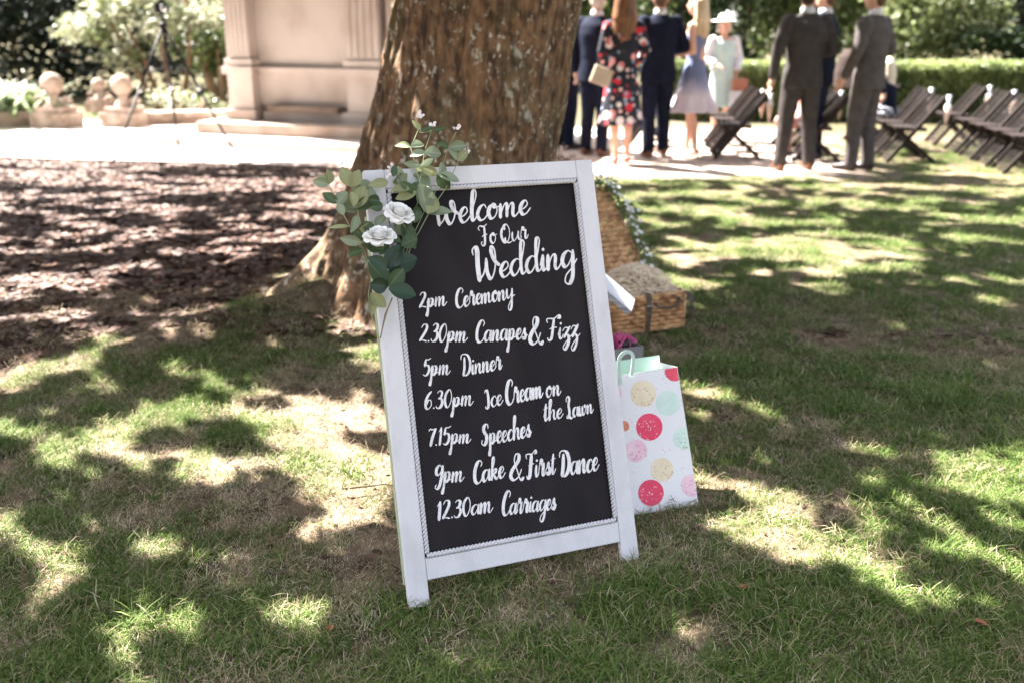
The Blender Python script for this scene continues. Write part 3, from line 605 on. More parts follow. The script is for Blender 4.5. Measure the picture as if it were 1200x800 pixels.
# ------------------------------------------------------------------ leaves and flowers
def leaf_mesh(name, L, W_, fold=.25, curl=.2, n=7, tip=.0):
    b = MB(); vs = []
    for i in range(n):
        t = i/(n-1); w = W_*.5*(sin(pi*min(1, t*.96+.02))**.75)*(1-tip*max(0, t-.5)); z = curl*L*(t*t)*-1
        vs += [(-w, L*t, z+fold*w), (-w*.5, L*t, z+fold*w*.35), (0, L*t, z), (w*.5, L*t, z+fold*w*.35), (w, L*t, z+fold*w)]
    fs = [(5*i+k, 5*i+k+1, 5*i+k+6, 5*i+k+5) for i in range(n-1) for k in range(4)]
    b.add(vs, fs); me = b.mesh(name); me.polygons.foreach_set('use_smooth', [True]*len(me.polygons)); return me
def leaf_mat(name, c1, c2, vein, rough=.5, scale=14, trans=.2):
    m = mat(name, c1, c2, rough=rough, scale=scale, trans=trans, rnd=.18, spec=.4)
    n, l = nodes(m); b = n['Principled BSDF']; src = b.inputs['Base Color'].links[0].from_socket; tc = [x for x in n if x.type == 'TEX_COORD'][0]
    sx_ = n.new('ShaderNodeSeparateXYZ'); l.new(tc.outputs['Object'], sx_.inputs[0])
    ab = n.new('ShaderNodeMath'); ab.operation = 'ABSOLUTE'; l.new(sx_.outputs[0], ab.inputs[0])
    # midrib + side veins
    m1 = n.new('ShaderNodeMath'); m1.operation = 'LESS_THAN'; m1.inputs[1].default_value = .0006; l.new(ab.outputs[0], m1.inputs[0])
    d = n.new('ShaderNodeMath'); d.operation = 'MULTIPLY_ADD'; d.inputs[1].default_value = -.9; l.new(ab.outputs[0], d.inputs[0]); l.new(sx_.outputs[1], d.inputs[2])
    md = n.new('ShaderNodeMath'); md.operation = 'PINGPONG'; md.inputs[1].default_value = .0035; l.new(d.outputs[0], md.inputs[0])
    m2 = n.new('ShaderNodeMath'); m2.operation = 'LESS_THAN'; m2.inputs[1].default_value = .0005; l.new(md.outputs[0], m2.inputs[0])
    h = n.new('ShaderNodeMath'); h.operation = 'MULTIPLY_ADD'; h.inputs[1].default_value = .45; l.new(m2.outputs[0], h.inputs[0]); l.new(m1.outputs[0], h.inputs[2]); h.use_clamp = True
    mx = n.new('ShaderNodeMix'); mx.data_type = 'RGBA'; l.new(h.outputs[0], mx.inputs[0]); l.new(src, mx.inputs[6]); mx.inputs[7].default_value = (*vein, 1)
    l.new(mx.outputs[2], b.inputs['Base Color'])
    return m
EU = leaf_mat('eucalyptus_leaf', (.23,.275,.18), (.125,.17,.10), (.32,.38,.26))
EU2 = leaf_mat('olive_leaf', (.28,.30,.15), (.18,.205,.09), (.36,.37,.22))
DK = leaf_mat('rose_leaf', (.022,.052,.028), (.012,.030,.018), (.05,.10,.05), rough=.33)
MG = leaf_mat('mid_leaf', (.055,.095,.040), (.035,.065,.028), (.14,.19,.09))
RM = mat('rose_petal', (.95,.94,.92), (.93,.92,.89), rough=.6, scale=20, trans=.12, sss=.0)
STM = mat('stem', (.27,.32,.19), (.20,.24,.13), rough=.6, scale=20); STB = mat('brown_stem', (.22,.16,.10), (.15,.10,.06), rough=.7)
spray = empty('flower_spray', Bp(.05, .1, .03), label='spray of white roses and eucalyptus tied to the top left corner of the sign', cat='flowers')
bpy.context.view_layer.update(); PI_ = spray.location.copy()
def fp(zx, zy, d=.035):        # from the enlarged survey view of the corner
    x, y = 340+zx/2.857, 120+zy/2.857; u, v = pix(x, y, d); return Bp(u, v, d)
LM = {}
def put_leaf(zx, zy, ang, ln, wd, m, d=.04, roll=0., pitch=.25):
    """base point, direction in degrees (0 = right, 90 = up), length and width in survey pixels"""
    px = 2.857*FPX/2.62; L = ln/px; Wd = wd/px; key = (round(L, 3), round(Wd, 3), m.name)
    if key not in LM: LM[key] = leaf_mesh('leaf', L, Wd, random.uniform(.2, .7), random.uniform(.05, .5)); LM[key].materials.append(m)
    o = link('leaf', LM[key], None, spray); a = radians(ang)
    vd = (SV*(-1)).normalized(); dirn = (SU*cos(a)+vd*sin(a)+SN*pitch).normalized(); nrm = SN - dirn*SN.dot(dirn); nrm = (Matrix.Rotation(roll, 3, dirn) @ nrm).normalized()
    xa = dirn.cross(nrm).normalized()
    M = Matrix((xa, dirn, nrm)).transposed().to_4x4(); M.translation = fp(zx, zy, d)-PI_; o.matrix_basis = M; return o
def stem(pts, r=.0011, m=None, ds=None):
    pv = [fp(x, y, (ds[i] if ds else .035))-PI_ for i, (x, y) in enumerate(pts)]
    Q = []
    for i in range(len(pv)-1):
        for j in range(5): Q.append(pv[i].lerp(pv[i+1], j/5)+Vector((0,0,0)))
    Q.append(pv[-1]); return MB().tube(Q, r, 6).build('stem', m or STM, spray, True)
# stems fanning out from the binding point down the left stile
for s_ in ([(340,640),(395,445),(440,290),(404,152),(437,75)], [(345,640),(400,470),(452,360),(432,280),(450,168),(474,92)], [(345,645),(402,488),(465,372),(498,255),(530,150),(556,100)],
           [(350,650),(404,486),(462,374),(520,290),(565,195)], [(280,600),(232,480),(200,415),(158,338),(128,272)], [(283,600),(245,440),(222,350),(205,280),(190,215)], [(275,590),(250,500),(215,440)],
           [(268,700),(262,640),(272,580)], [(340,655),(325,700),(303,780)], [(300,800),(268,700),(262,640)]):
    stem(s_, .0012)
stem([(342,655),(318,710),(302,790)], .0017, STB)

EUL = [ # right sprays
 (402,150,160,50,30),(404,150,10,52,36),(437,95,120,45,20),(437,100,30,55,18),(452,168,175,52,34),(452,168,-8,60,46),(474,98,170,42,20),(474,98,12,50,18),
 (436,212,172,55,26),(436,214,25,52,24),(436,216,-25,66,38),(530,152,165,50,26),(530,152,0,68,40),(530,150,-60,52,34),(560,196,40,50,34),
 (494,240,-62,66,46),(494,242,-20,80,44),(500,240,60,44,36),(400,292,172,60,40),(400,290,20,60,34),(390,280,120,56,34),(372,262,100,50,30),
 (424,300,190,72,40),(424,305,150,70,32),(460,372,105,106,70),(460,374,8,82,40),(460,372,60,76,56),(424,345,-100,60,40),(450,350,115,60,40),
 # left sprays
 (128,275,160,50,34),(128,275,80,52,34),(128,275,120,46,30),(205,282,110,72,48),(205,282,60,60,44),(205,280,-30,44,30),(158,338,140,56,34),(158,340,50,52,42),(158,338,-70,44,30),
 (228,352,75,76,58),(228,352,25,56,44),(228,354,150,60,50),(222,380,-110,56,32),(200,415,175,76,16),(200,415,-50,60,26),(240,470,165,72,36),(240,470,10,40,26),
 (205,300,-80,50,36),(245,400,-60,62,38),(265,330,70,50,36)]
for i, (zx, zy, an, ln, wd) in enumerate(EUL):
    put_leaf(zx, zy, an+random.uniform(-6, 6), ln, wd, (EU, EU, EU2, MG)[i % 4] if i not in (0, 30, 31, 32, 33) else EU2, .035+.02*random.random(), random.uniform(-.5, .5), random.uniform(-.1, .5))
for i, (zx, zy, an, ln, wd) in enumerate([(300,330,175,44,38),(310,345,-170,50,36),(378,400,-75,95,50),(370,470,150,70,40),(372,480,20,60,50),(300,500,140,70,40),(300,510,60,60,40),(255,480,-20,56,44),(345,250,80,40,24),(300,470,-140,50,34)]):
    put_leaf(zx, zy, an, ln, wd, MG, .045, random.uniform(-.4,.4), .3)
for i, (zx, zy, an, ln, wd) in enumerate([(330,560,62,92,66),(330,560,20,104,74),(325,572,-5,62,44),(328,618,120,96,60),(326,616,172,62,56),(330,615,40,76,54),(330,622,-22,92,58),(322,560,140,70,50)]):
    put_leaf(zx, zy, an, ln, wd, DK if i not in (3, 5) else MG, .055+.006*i, random.uniform(-.4,.4), .25)
put_leaf(270,640,-50,66,44, EU2, .03, .2, .2); put_leaf(268,650,-80,60,34, EU2, .03, -.4, .2)
rl = random.Random(31)
for k_ in range(24):
    zx, zy = rl.choice(((430,300,),(400,330),(240,420),(280,300),(210,340),(470,250),(380,440),(250,500),(330,260),(410,390),(300,420),(190,260)))
    put_leaf(zx+rl.uniform(-18,18), zy+rl.uniform(-18,18), rl.uniform(0, 360), rl.uniform(40, 70), rl.uniform(28, 48), rl.choice((EU, EU2, MG, EU)), .022+.02*rl.random(), rl.uniform(-.8,.8), rl.uniform(-.2,.7))
# roses
def petal_mesh(w, h, cup, lip, seed):
    r = random.Random(seed); vs = []; nu_, nv_ = 7, 6
    for j in range(nv_):
        t = j/(nv_-1)
        for i in range(nu_):
            s = i/(nu_-1)*2-1; a = s*.95; ww = w*(.35+.65*sin(pi*min(1, .18+t*.55)))
            x = ww*.5*sin(a)/sin(.95); y = -cup*(1-cos(a))*w - .0; out = lip*(t**3)*h*(1-.35*s*s)+ t*h*.10
            z = h*t*(1-.16*s*s)+ .0012*sin(s*5+seed)*t
            vs.append((x, y*-1*.9 - out*-1*0 + 0, z)) if False else vs.append((x, -(out) + cup*(1-cos(a))*w*1.3, z))
    fs = [(j*nu_+i, j*nu_+i+1, (j+1)*nu_+i+1, (j+1)*nu_+i) for j in range(nv_-1) for i in range(nu_-1)]
    b = MB().add(vs, fs); me = b.mesh('petal'); me.polygons.foreach_set('use_smooth', [True]*len(me.polygons)); me.materials.append(RM); return me
PET = [petal_mesh(.020, .019, .34, .02, 1), petal_mesh(.028, .022, .34, .22, 2), petal_mesh(.036, .024, .30, .40, 3), petal_mesh(.037, .024, .26, .55, 4)]
def rose(zx, zy, up, size, d):
    e = bpy.data.objects.new('rose', MB().ell((0,0,.004), (.006,.006,.006)).mesh('rose')); e.data.materials.append(MG); COL.objects.link(e); e.parent = spray
    upv = Vector(up).normalized(); q = upv.to_track_quat('Z', 'Y'); e.rotation_mode = 'QUATERNION'; e.rotation_quaternion = q; e.location = fp(zx, zy, d)-PI_; e.scale = (size,)*3
    for ring, (n_p, rad_, ti, k, z0) in enumerate([(3,.003,-.10,0,.006),(5,.0055,.02,0,.005),(6,.008,.16,1,.003),(7,.010,.36,1,.002),(8,.0115,.60,2,.001),(8,.012,.90,3,0)]):
        for j in range(n_p):
            a = 2*pi*j/n_p+ring*.6+random.uniform(-.1,.1); o = link('petal', PET[k], None, e)
            M = Matrix.Rotation(a, 4, 'Z') @ Matrix.Translation((0, -rad_, z0)) @ Matrix.Rotation(ti+random.uniform(-.08,.08), 4, 'X')
            o.matrix_basis = M
    return e
UPR = (SV*-1)
rose(300, 456, (UPR*.95+SN*.70-SU*.10), 1.16, .064); rose(362, 378, (UPR*.80+SN*.80+SU*.22), 1.12, .058)
for zx, zy, an in ((292,455,-95),(360,380,-55),(352,376,-80)):
    o = link('petal', PET[2], None, spray); a = radians(an); dirn = SU*cos(a)-SV*sin(a); nrm = -SN; xa = dirn.cross(nrm).normalized()
    M = Matrix((xa, nrm.cross(xa)*0+SN*-1, dirn)).transposed().to_4x4(); M.translation = fp(zx, zy, .07)-PI_; o.matrix_basis = M
# little white blossoms at the tips
BL = leaf_mesh('blossom_petal', .011, .008, .2, -.2); BL.materials.append(mat('blossom', (.80,.76,.75), (.72,.60,.58), rough=.6, scale=60))
for zx, zy, k in ((435,45,9),(474,68,7),(557,86,6),(592,160,5),(185,205,2),(345,215,6),(337,232,5)):
    for j in range(k):
        a = random.uniform(0, 360); o = link('blossom', BL, None, spray); ar = radians(a)
        dirn = (SU*cos(ar)-SV*sin(ar)+SN*random.uniform(-.3,.8)).normalized(); nrm = (SN-dirn*SN.dot(dirn)+Vector((.01,0,0))).normalized(); xa = dirn.cross(nrm)
        M = Matrix((xa, dirn, nrm)).transposed().to_4x4(); M.translation = fp(zx+random.uniform(-8,8), zy+random.uniform(-10,12), .035)-PI_; o.matrix_basis = M

# ------------------------------------------------------------------ gift bags
GU = Vector((SU.x, SU.y, 0)).normalized(); GB = Vector((-GU.y, GU.x, 0))       # along and behind
br = G(818, 593, .05); br.z += .008; tr_ = (SV*-1 + GU*-.035).normalized()
def gift_bag(name, label, base, w, h, dep, m_out, m_in, lean):
    e = empty(name, base, 0, label, 'gift bag'); wl = GU*-w; up = lean*h; bk = GB*dep
    c = [Vector((0,0,0)), wl, wl+bk, bk]; t = [p_+up for p_ in c]; mid = up*.62
    def panel(nm, a, b, c_, d, mt):
        v = [a, b, c_, d]; nr = (b-a).cross(d-a).normalized()*.0012; return MB().add([p_ for p_ in v]+[p_+nr for p_ in v], [(3,2,1,0),(4,5,6,7),(0,1,5,4),(1,2,6,5),(2,3,7,6),(3,0,4,7)]).build(nm, mt, e)
    fr = panel('front_panel', c[1], c[0], t[0], t[1], m_out); panel('back_panel', c[3], c[2], t[2], t[3], m_out)
    for s_, (i, j) in enumerate(((0, 3), (2, 1))):      # gussets with an inward crease
        cr_ = (c[i]+c[j])/2; tr2 = (t[i]+t[j])/2 + (wl*.10 if s_ == 0 else wl*-.10)
        panel('gusset', c[i], cr_, tr2, t[i], m_out); panel('gusset', cr_, c[j], t[j], tr2, m_out)
    panel('bottom_panel', c[0], c[1], c[2], c[3], m_out)
    # lining: turned-in rim and inner face
    of = GB*.004; MB().add([t[1]+of, t[0]+of, t[0]+of-up*.5, t[1]+of-up*.5], [(0,1,2,3)]).build('lining', m_in, e)
    ob = GB*-.004; MB().add([t[2]+ob+up*.004, t[3]+ob+up*.004, t[3]+ob-up*.5, t[2]+ob-up*.5], [(0,1,2,3)]).build('lining', m_in, e)
    return e, c, t
BAGM = mat('bag_paper', (.76,.75,.79), (.68,.67,.71), rough=.5, scale=3, lo=.4, hi=.8, bump=.5, bscale=8); MINT = mat('mint_paper', (.42,.58,.49), (.36,.52,.43), rough=.6)
bw, bh = .325, .44
bag, bc, bt = gift_bag('balloon_gift_bag', 'white paper gift bag printed with pink, cream and mint balloons right of the sign', br, bw, bh, .12, BAGM, MINT, tr_)
bpy.context.view_layer.update()
# printed balloons: thin discs of ink on the front panel
BNn = (GU*-1).cross(tr_).normalized(); BNn = BNn if BNn.y < 0 else -BNn
inkc = {'cream': ((.74,.62,.45), (.80,.70,.56)), 'pink': ((.78,.075,.16), (.70,.045,.11)), 'mint': ((.52,.68,.62), (.62,.75,.70)), 'blush': ((.80,.50,.62), (.82,.62,.70)), 'coral': ((.75,.30,.20), (.70,.24,.16)), 'red': ((.78,.10,.15),(.72,.06,.12))}
INK = {k_: mat('ink_'+k_, *c_, rough=.5, scale=20) for k_, c_ in inkc.items()}
def bagp(px_, py_, d):          # point of the bag front seen at a photo point
    o = Vector((0,0,CAM_H)); r_ = ray(px_, py_); t_ = ((br+BNn*d-o).dot(BNn))/r_.dot(BNn); return o+r_*t_-br
dots = {k_: MB() for k_ in ('gold', 'white', 'red')}
def inbag(q):
    a = q.dot(GU); b_ = q.dot(tr_); return -bw+.002 < (a - tr_.dot(GU)*b_) < -.001 and .001 < b_ < bh-.001
def clipbag(q, d):
    b_ = min(max(q.dot(tr_), .0015), bh-.0015); a = q.dot(GU)-tr_.dot(GU)*b_; a = min(max(a, -bw+.0015), -.0015); return GU*a*1.0 + tr_*b_ + BNn*d
SEQ = 0
for cx_, cy_, r_, ink, sp in [(753,461,15,'cream','gold'),(782,472,14,'mint','white'),(760,500,15.5,'pink','white'),(801,513,13,'mint','gold'),(745,528,13,'blush','red'),(775,550,13.5,'cream','gold'),(762,577,15,'pink','white'),(810,568,13,'blush','red'),(790,434,12,'red','red'),(731,499,6,'coral','gold'),(716,460,12,'blush','red'),(722,600,11,'cream','gold'),(706,520,13,'pink','white')]:
    SEQ += 1; b_ = MB(); vs = [clipbag(bagp(cx_, cy_, 0), .0016+SEQ*.00003)]
    for k_ in range(28):
        a = 2*pi*k_/28; rr_ = r_*(1.0+.04*cos(a)); vs.append(clipbag(bagp(cx_+cos(a)*rr_, cy_+sin(a)*rr_*1.03, 0), .0016+SEQ*.00003))
    b_.add(vs, [(0, 1+(k_+1) % 28, 1+k_) for k_ in range(28)]); b_.build('printed_balloon', INK[ink], bag)
    kn = [clipbag(bagp(cx_+dx_, cy_+r_*1.03+dy_, 0), .0019) for dx_, dy_ in ((0,-2),(2,2.5),(-2,2.5))]
    for j in range(26):
        a = random.uniform(0, 2*pi); q_ = r_*math.sqrt(random.random())*.95; x_, y_ = cx_+cos(a)*q_, cy_+sin(a)*q_*.8+r_*.22
        if (y_-cy_)**2+(x_-cx_)**2 > (r_*.98)**2: continue
        s_ = random.uniform(.35, .8); p3 = bagp(x_, y_, 0)
        if inbag(p3): dots[sp].add([clipbag(bagp(x_+cos(t_)*s_, y_+sin(t_)*s_, 0), .0024) for t_ in (0, 1.26, 2.5, 3.77, 5.03)], [(4,3,2,1,0)])
for j in range(110):
    x_, y_ = random.uniform(705, 815), random.uniform(430, 605); s_ = random.uniform(.3, .6)
    if inbag(bagp(x_, y_, 0)): dots[random.choice(('gold', 'red'))].add([clipbag(bagp(x_+cos(t_)*s_, y_+sin(t_)*s_, 0), .0015) for t_ in (0, 1.26, 2.5, 3.77, 5.03)], [(4,3,2,1,0)])
for k_, c_ in (('gold', (.45,.25,.12)), ('white', (.85,.80,.82)), ('red', (.60,.10,.16))): tag(dots[k_].build('confetti_print', mat('ink_'+k_+'_dot', c_), bag), kind='stuff')
# mint ribbon handle
hb = [bagp(727, 446, .003), bagp(726, 418, .010), bagp(731, 414, .012), bagp(741, 414, .012), bagp(740, 437, .004)]
hp = []
for i in range(len(hb)-1):
    pass
hb = [bagp(727, 450, .003), bagp(725, 425, .010), bagp(729, 415, .014), bagp(737, 412, .014), bagp(742, 419, .012), bagp(740, 440, .004)]
Q_ = [hb[0]*2-hb[1]]+hb+[hb[-1]*2-hb[-2]]
for i in range(1, len(Q_)-2):
    for j in range(5): t_ = j/5; a_, b2, c3, d4 = Q_[i-1:i+3]; hp.append(.5*((2*b2)+(c3-a_)*t_+(2*a_-5*b2+4*c3-d4)*t_*t_+(3*b2-a_-3*c3+d4)*t_**3))
hp.append(hb[-1]); vs = []
for i, q in enumerate(hp):
    t_ = (hp[min(i+1, len(hp)-1)]-hp[max(i-1, 0)]).normalized(); s_ = BNn.cross(t_)*.006; vs += [q+s_, q-s_, q+s_+BNn*.0015, q-s_+BNn*.0015]
fs = []
for i in range(len(hp)-1): a = 4*i; fs += [(a,a+1,a+5,a+4),(a+2,a+6,a+7,a+3),(a,a+4,a+6,a+2),(a+1,a+3,a+7,a+5)]
MB().add(vs, fs).build('handle', mat('mint_ribbon', (.52,.68,.60), rough=.5), bag)
# grey bag behind, with tissue and dark presents
gb2 = Vector((.482, 3.46, 0)); gb2.z = gzf(gb2.x, gb2.y)-.005
SILV = mat('grey_paper', (.20,.195,.22), (.14,.135,.155), rough=.45, scale=4)
P1 = P(752, 395, gb2.y+.1); hh = P1.z-gb2.z
e2, c2_, t2 = gift_bag('grey_gift_bag', 'plain grey gift bag with pink tissue behind the balloon bag', gb2, .26, hh, .13, SILV, SILV, Vector((.0, 0, 1)))
tis = MB(); r_ = random.Random(9)
for k_ in range(9):
    cxy = GU*-r_.uniform(.035, .12)+GB*r_.uniform(.03, .10)+Vector((0,0,hh)); a = r_.uniform(0, 6.28)
    tis.add([cxy+Vector((0,0,-.06)), cxy+Vector((cos(a)*.035, sin(a)*.035, .015+.02*r_.random())), cxy+Vector((cos(a+.8)*.045, sin(a+.8)*.045, .0)), cxy+Vector((0,0,.035))], [(0,1,3),(0,3,2)])
o = tis.build('pink_tissue', mat('tissue', (.60,.14,.30), (.48,.08,.22), rough=.7, trans=.2)); o.location = gb2; tag(o, 'crumpled bright pink tissue paper sticking out of the grey bag', 'tissue paper')
o = MB().ell((0,0,0), (.035,.028,.022)).build('wrapped_present', mat('black_wrap', (.02,.018,.02), rough=.3), None, True, gb2+GU*-.055+GB*.05+Vector((0,0,hh-.002))); tag(o, 'small glossy black wrapped item on top of the grey bag', 'present')

# ------------------------------------------------------------------ wicker hamper
WK = mat('wicker', (.64,.37,.18), (.26,.125,.05), rough=.5, scale=18, rnd=.1, bump=.3, bscale=90, spec=.4)
WKL = mat('wicker_light', (.74,.46,.25), (.36,.19,.09), rough=.5, scale=14, bump=.3, bscale=90, spec=.4)
LEA = mat('leather', (.10,.075,.06), (.055,.04,.033), rough=.45, scale=20, bump=.2); MET = mat('steel', (.6,.58,.55), rough=.3, metal=1)
hfr = G(800, 387, .1); hx_ = Vector((-.83, -.55, 0)).normalized(); hd = Vector((-.10, .99, 0)); hd = (hd-hx_*hd.dot(hx_)).normalized()   # along the front to the left, and to the back
hx_ = Vector((-.93,-.36,0)).normalized(); hd = Vector((-hx_.y*-1*-1, 0, 0)); hd = Vector((-.36, .93, 0)).normalized()
HW, HD, HH = .56, .40, .165
hfr.z = gzf(hfr.x-.2, hfr.y+.15)+.012
ham = empty('picnic_hamper', hfr, 0, 'open wicker picnic hamper with leather straps on the grass behind the sign', 'basket')
def wv(b, org, ax, up, W_, H_, nst, rows, rs=.0042, amp=.0045, nrm=None):
    """woven panel: upright stakes with strands passing in front and behind"""
    nrm = nrm or ax.cross(up).normalized()
    for i in range(nst+1):
        p = org+ax*(W_*i/nst); b.tube([p, p+up*H_], .0035, 5)
    for r__ in range(rows):
        h = H_*(r__+.5)/rows; pts = []
        for i in range(nst*2+1):
            ph = (1 if (i//2+r__) % 2 else -1) if i % 2 == 0 else 0
            pts.append(org+ax*(W_*i/(nst*2))+up*(h+random.uniform(-.0008,.0008))+nrm*amp*ph)
        b.tube(pts, rs, 5)
flare = .02
o0 = Vector((0,0,0))
sd = {}
for nm, org, ax, W_ in (('f', o0, hx_, HW), ('b', hd*HD, hx_, HW), ('r', o0, hd, HD), ('l', hx_*HW, hd, HD)):
    b = MB(); wv(b, org, ax, Vector((0,0,1)), W_, HH, max(8, int(W_/.030)), 8, .0095, .010); tag(b.build('woven_side', WK, ham), kind='stuff')
b = MB(); wv(b, o0, hx_, hd, HW, HD, 24, 34, .0045, .003, Vector((0,0,1))); tag(b.build('woven_base', WK, ham), kind='stuff')
def rim(pts, nm='rim', r__=.010, mt=None):
    b = MB(); 
    for i in range(len(pts)-1):
        a, c = pts[i], pts[i+1]; n__ = max(4, int((c-a).length/.012)); d_ = (c-a).normalized(); x_ = d_.orthogonal().normalized(); y_ = d_.cross(x_)
        for ph in (0, 2.1, 4.2): b.tube([a.lerp(c, j/n__)+(x_*cos(j*.55+ph)+y_*sin(j*.55+ph))*r__*.55 for j in range(n__+1)], r__*.52, 5)
    return b.build(nm, mt or WKL, ham, True)
Hz = Vector((0,0,HH)); rim([Hz, hx_*HW+Hz, hx_*HW+hd*HD+Hz, hd*HD+Hz, Hz]); rim([o0, hx_*HW, hx_*HW+hd*HD, hd*HD, o0], 'base_rim', .008)
for s_ in (0, hx_*HW, hd*HD, hx_*HW+hd*HD): s_ = Vector(s_) if s_ else o0; MB().tube([s_, s_+Hz], .009, 7).build('corner_post', WKL, ham, True)
# lid, opened and leaning back towards the trunk
la = hd*HD+Hz+Vector((0,0,.012)); LUP = (P(700, 196, 5.30)-(hfr+la)); LH = .52; LUP = LUP.normalized()
lid = MB(); lw = -hx_*0+hx_
lnm = hx_.cross(LUP).normalized(); lnm = lnm if lnm.y < 0 else -lnm
b = MB(); wv(b, la, hx_, LUP, HW, LH, 18, 17, .0135, .013, lnm)
lido = tag(b.build('lid', WKL, ham), kind='stuff')
rim([la, la+LUP*LH, la+LUP*LH+hx_*HW, la+hx_*HW, la], 'lid_rim', .010)
for h in (.16, .33): MB().tube([la+LUP*h+lnm*.012+hx_*(.0), la+LUP*h+lnm*.012+hx_*HW], .006, 6).build('lid_brace', WKL, ham, True)
# leather straps hanging over the front, with buckles, and a carrying rod
def strap(u, nm='leather_strap', lng=.19, base=None, ax=None):
    base = base if base is not None else hx_*u; out = (hd*-1) if ax is None else ax; side = hx_ if ax is None else hd
    pr = [(.012,.02,HH+.012),(0,-.004,HH+.016),(0,-.020,HH+.004),(0,-.026,HH-.05),(0,-.024,HH-.10),(0,-.020,HH-lng*.85)]
    vs = []
    for q in pr:
        c = base + out*(-q[1]) + Vector((0,0,q[2])); vs += [c-side*.012, c+side*.012, c-side*.012+out*.004, c+side*.012+out*.004]
    fs = []
    for i in range(len(pr)-1): a = 4*i; fs += [(a,a+1,a+5,a+4),(a+2,a+6,a+7,a+3),(a,a+4,a+6,a+2),(a+1,a+3,a+7,a+5)]
    s_ = MB().add(vs, fs).build('leather_strap', LEA, ham)
    c = base+out*.032+Vector((0,0,HH-.055)); b = MB(); R_ = .017
    b.tube([c-side*R_+Vector((0,0,-R_)), c+side*R_+Vector((0,0,-R_)), c+side*R_+Vector((0,0,R_)), c-side*R_+Vector((0,0,R_)), c-side*R_+Vector((0,0,-R_))], .0022, 5).build('buckle', MET, s_)
strap(.20); strap(.42)
hp = [Vector((0,0,HH-.03))+hx_*(.17), hd*-.03+Vector((0,0,HH-.05))+hx_*.15, hd*-.045+Vector((0,0,HH-.055))+hx_*.10, hd*-.03+Vector((0,0,HH-.045))+hx_*.055, Vector((0,0,HH-.02))+hx_*.03]
MB().tube([hp[i].lerp(hp[i+1], j/3) for i in range(4) for j in range(3)]+[hp[-1]], .006, 6).build('handle', LEA, ham, True)
# round leather carrying loop at the right front corner
b = MB(); cc = hx_*.012+hd*-.012+Vector((0,0,HH-.055)); pts = [cc+(hd*-1+hx_*-.35).normalized()*(.012+.040*sin(a))+Vector((0,0,.068*cos(a))) for a in np.linspace(0, pi, 12)]
vs = []; sd_ = (hx_+hd*.2).normalized()*.010
for q in pts: vs += [q-sd_, q+sd_]
o = b.add(vs, [(2*i, 2*i+1, 2*i+3, 2*i+2) for i in range(11)]).build('carrying_loop', LEA, ham); so = o.modifiers.new('s', 'SOLIDIFY'); so.thickness = .005
# straw filling
ST = mat('wood_wool', (.95,.84,.68), (.78,.63,.47), rough=.7, scale=30); b = MB(); r_ = random.Random(5)
for k_ in range(1500):
    u_, v_ = r_.uniform(.02, HW-.02), r_.uniform(.02, HD-.02); dome = .105*sin(pi*min(1,u_/.36+.1))*sin(pi*v_/HD)+.02*r_.random(); p = hx_*u_+hd*v_+Vector((0,0,HH-.03+max(0, dome)*1.0)); a = r_.uniform(0, 6.28); q = Vector((cos(a), sin(a), 0)); L_ = r_.uniform(.02, .05); w_ = r_.uniform(-1, 1)
    b.tube([p-q*L_, p-q*L_*.4+Vector((-q.y, q.x, 0))*L_*.4*w_+Vector((0,0,.012)), p+q*L_*.4-Vector((-q.y, q.x, 0))*L_*.3*w_+Vector((0,0,.006)), p+q*L_], .0011, 3, False)
o = b.build('straw_filling', ST, None, False, hfr); tag(o, 'tangled pale wood wool straw heaped inside the wicker hamper', 'straw', kind='stuff')
# white card lying on the hamper's left corner
qa, qb, qc = P(704,316,3.98), P(744,351,3.95), P(740,365,3.86); cq = [qa, qa.lerp(qb,.5), qb, qc, qc+(qa-qb)*.5, qc+(qa-qb)]
e = empty('white_guest_book', cq[5], 0, 'white book with dark edged pages leaning on the near corner of the hamper', 'book'); bpy.context.view_layer.update()
c0 = [q-cq[5] for q in cq]; nr = (c0[2]-c0[0]).cross(c0[3]-c0[2]).normalized(); nr = nr if nr.z < 0 else -nr
MB().add(c0+[q+nr*.003 for q in c0], [tuple(range(6)), tuple(range(11, 5, -1))]+[(i, i+6, (i+1) % 6+6, (i+1) % 6) for i in range(6)]).build('cover', mat('book_white', (.74,.73,.78), rough=.5), e)
c1 = [q+nr*.004 for q in c0]; MB().add(c1+[q+nr*.022 for q in c1], [tuple(range(6)), tuple(range(11, 5, -1))]+[(i, i+6, (i+1) % 6+6, (i+1) % 6) for i in range(6)]).build('pages', mat('book_dark', (.10,.10,.14), (.55,.55,.6), rough=.5, scale=3, stretch=(1,1,90)), e)
# ivy garland along the lid's right edge
gl = MB(); gl.cur = 0; r_ = random.Random(12)
gpts = [la+LUP*LH*1.0+lnm*.03-hx_*.0, la+LUP*LH*.8+lnm*.035-hx_*.015, la+LUP*LH*.55+lnm*.04-hx_*.03, la+LUP*LH*.3+lnm*.04-hx_*.03, la+LUP*.05+lnm*.04-hx_*.02, hd*HD*.9+Hz-hx_*.02+Vector((0,0,.01))]
gpts = [gpts[0]+hx_*.10+LUP*.02]+gpts
for k_ in range(560):
    t_ = r_.random()*(len(gpts)-1.001); i = int(t_); p = gpts[i].lerp(gpts[i+1], t_-i)+Vector([r_.gauss(0, .021) for _ in range(3)])
    d_ = Vector([r_.gauss(0, 1) for _ in range(3)]).normalized(); s_ = d_.orthogonal().normalized(); L_ = r_.uniform(.014, .028); gl.cur = 0 if r_.random() < .55 else 1
    gl.add([p, p+d_*L_*.5+s_*L_*.35, p+d_*L_, p+d_*L_*.5-s_*L_*.35], [(0,1,2,3)])
gl.cur = 3; gl.tube([g for g in gpts], .003, 5)
gl.cur = 2
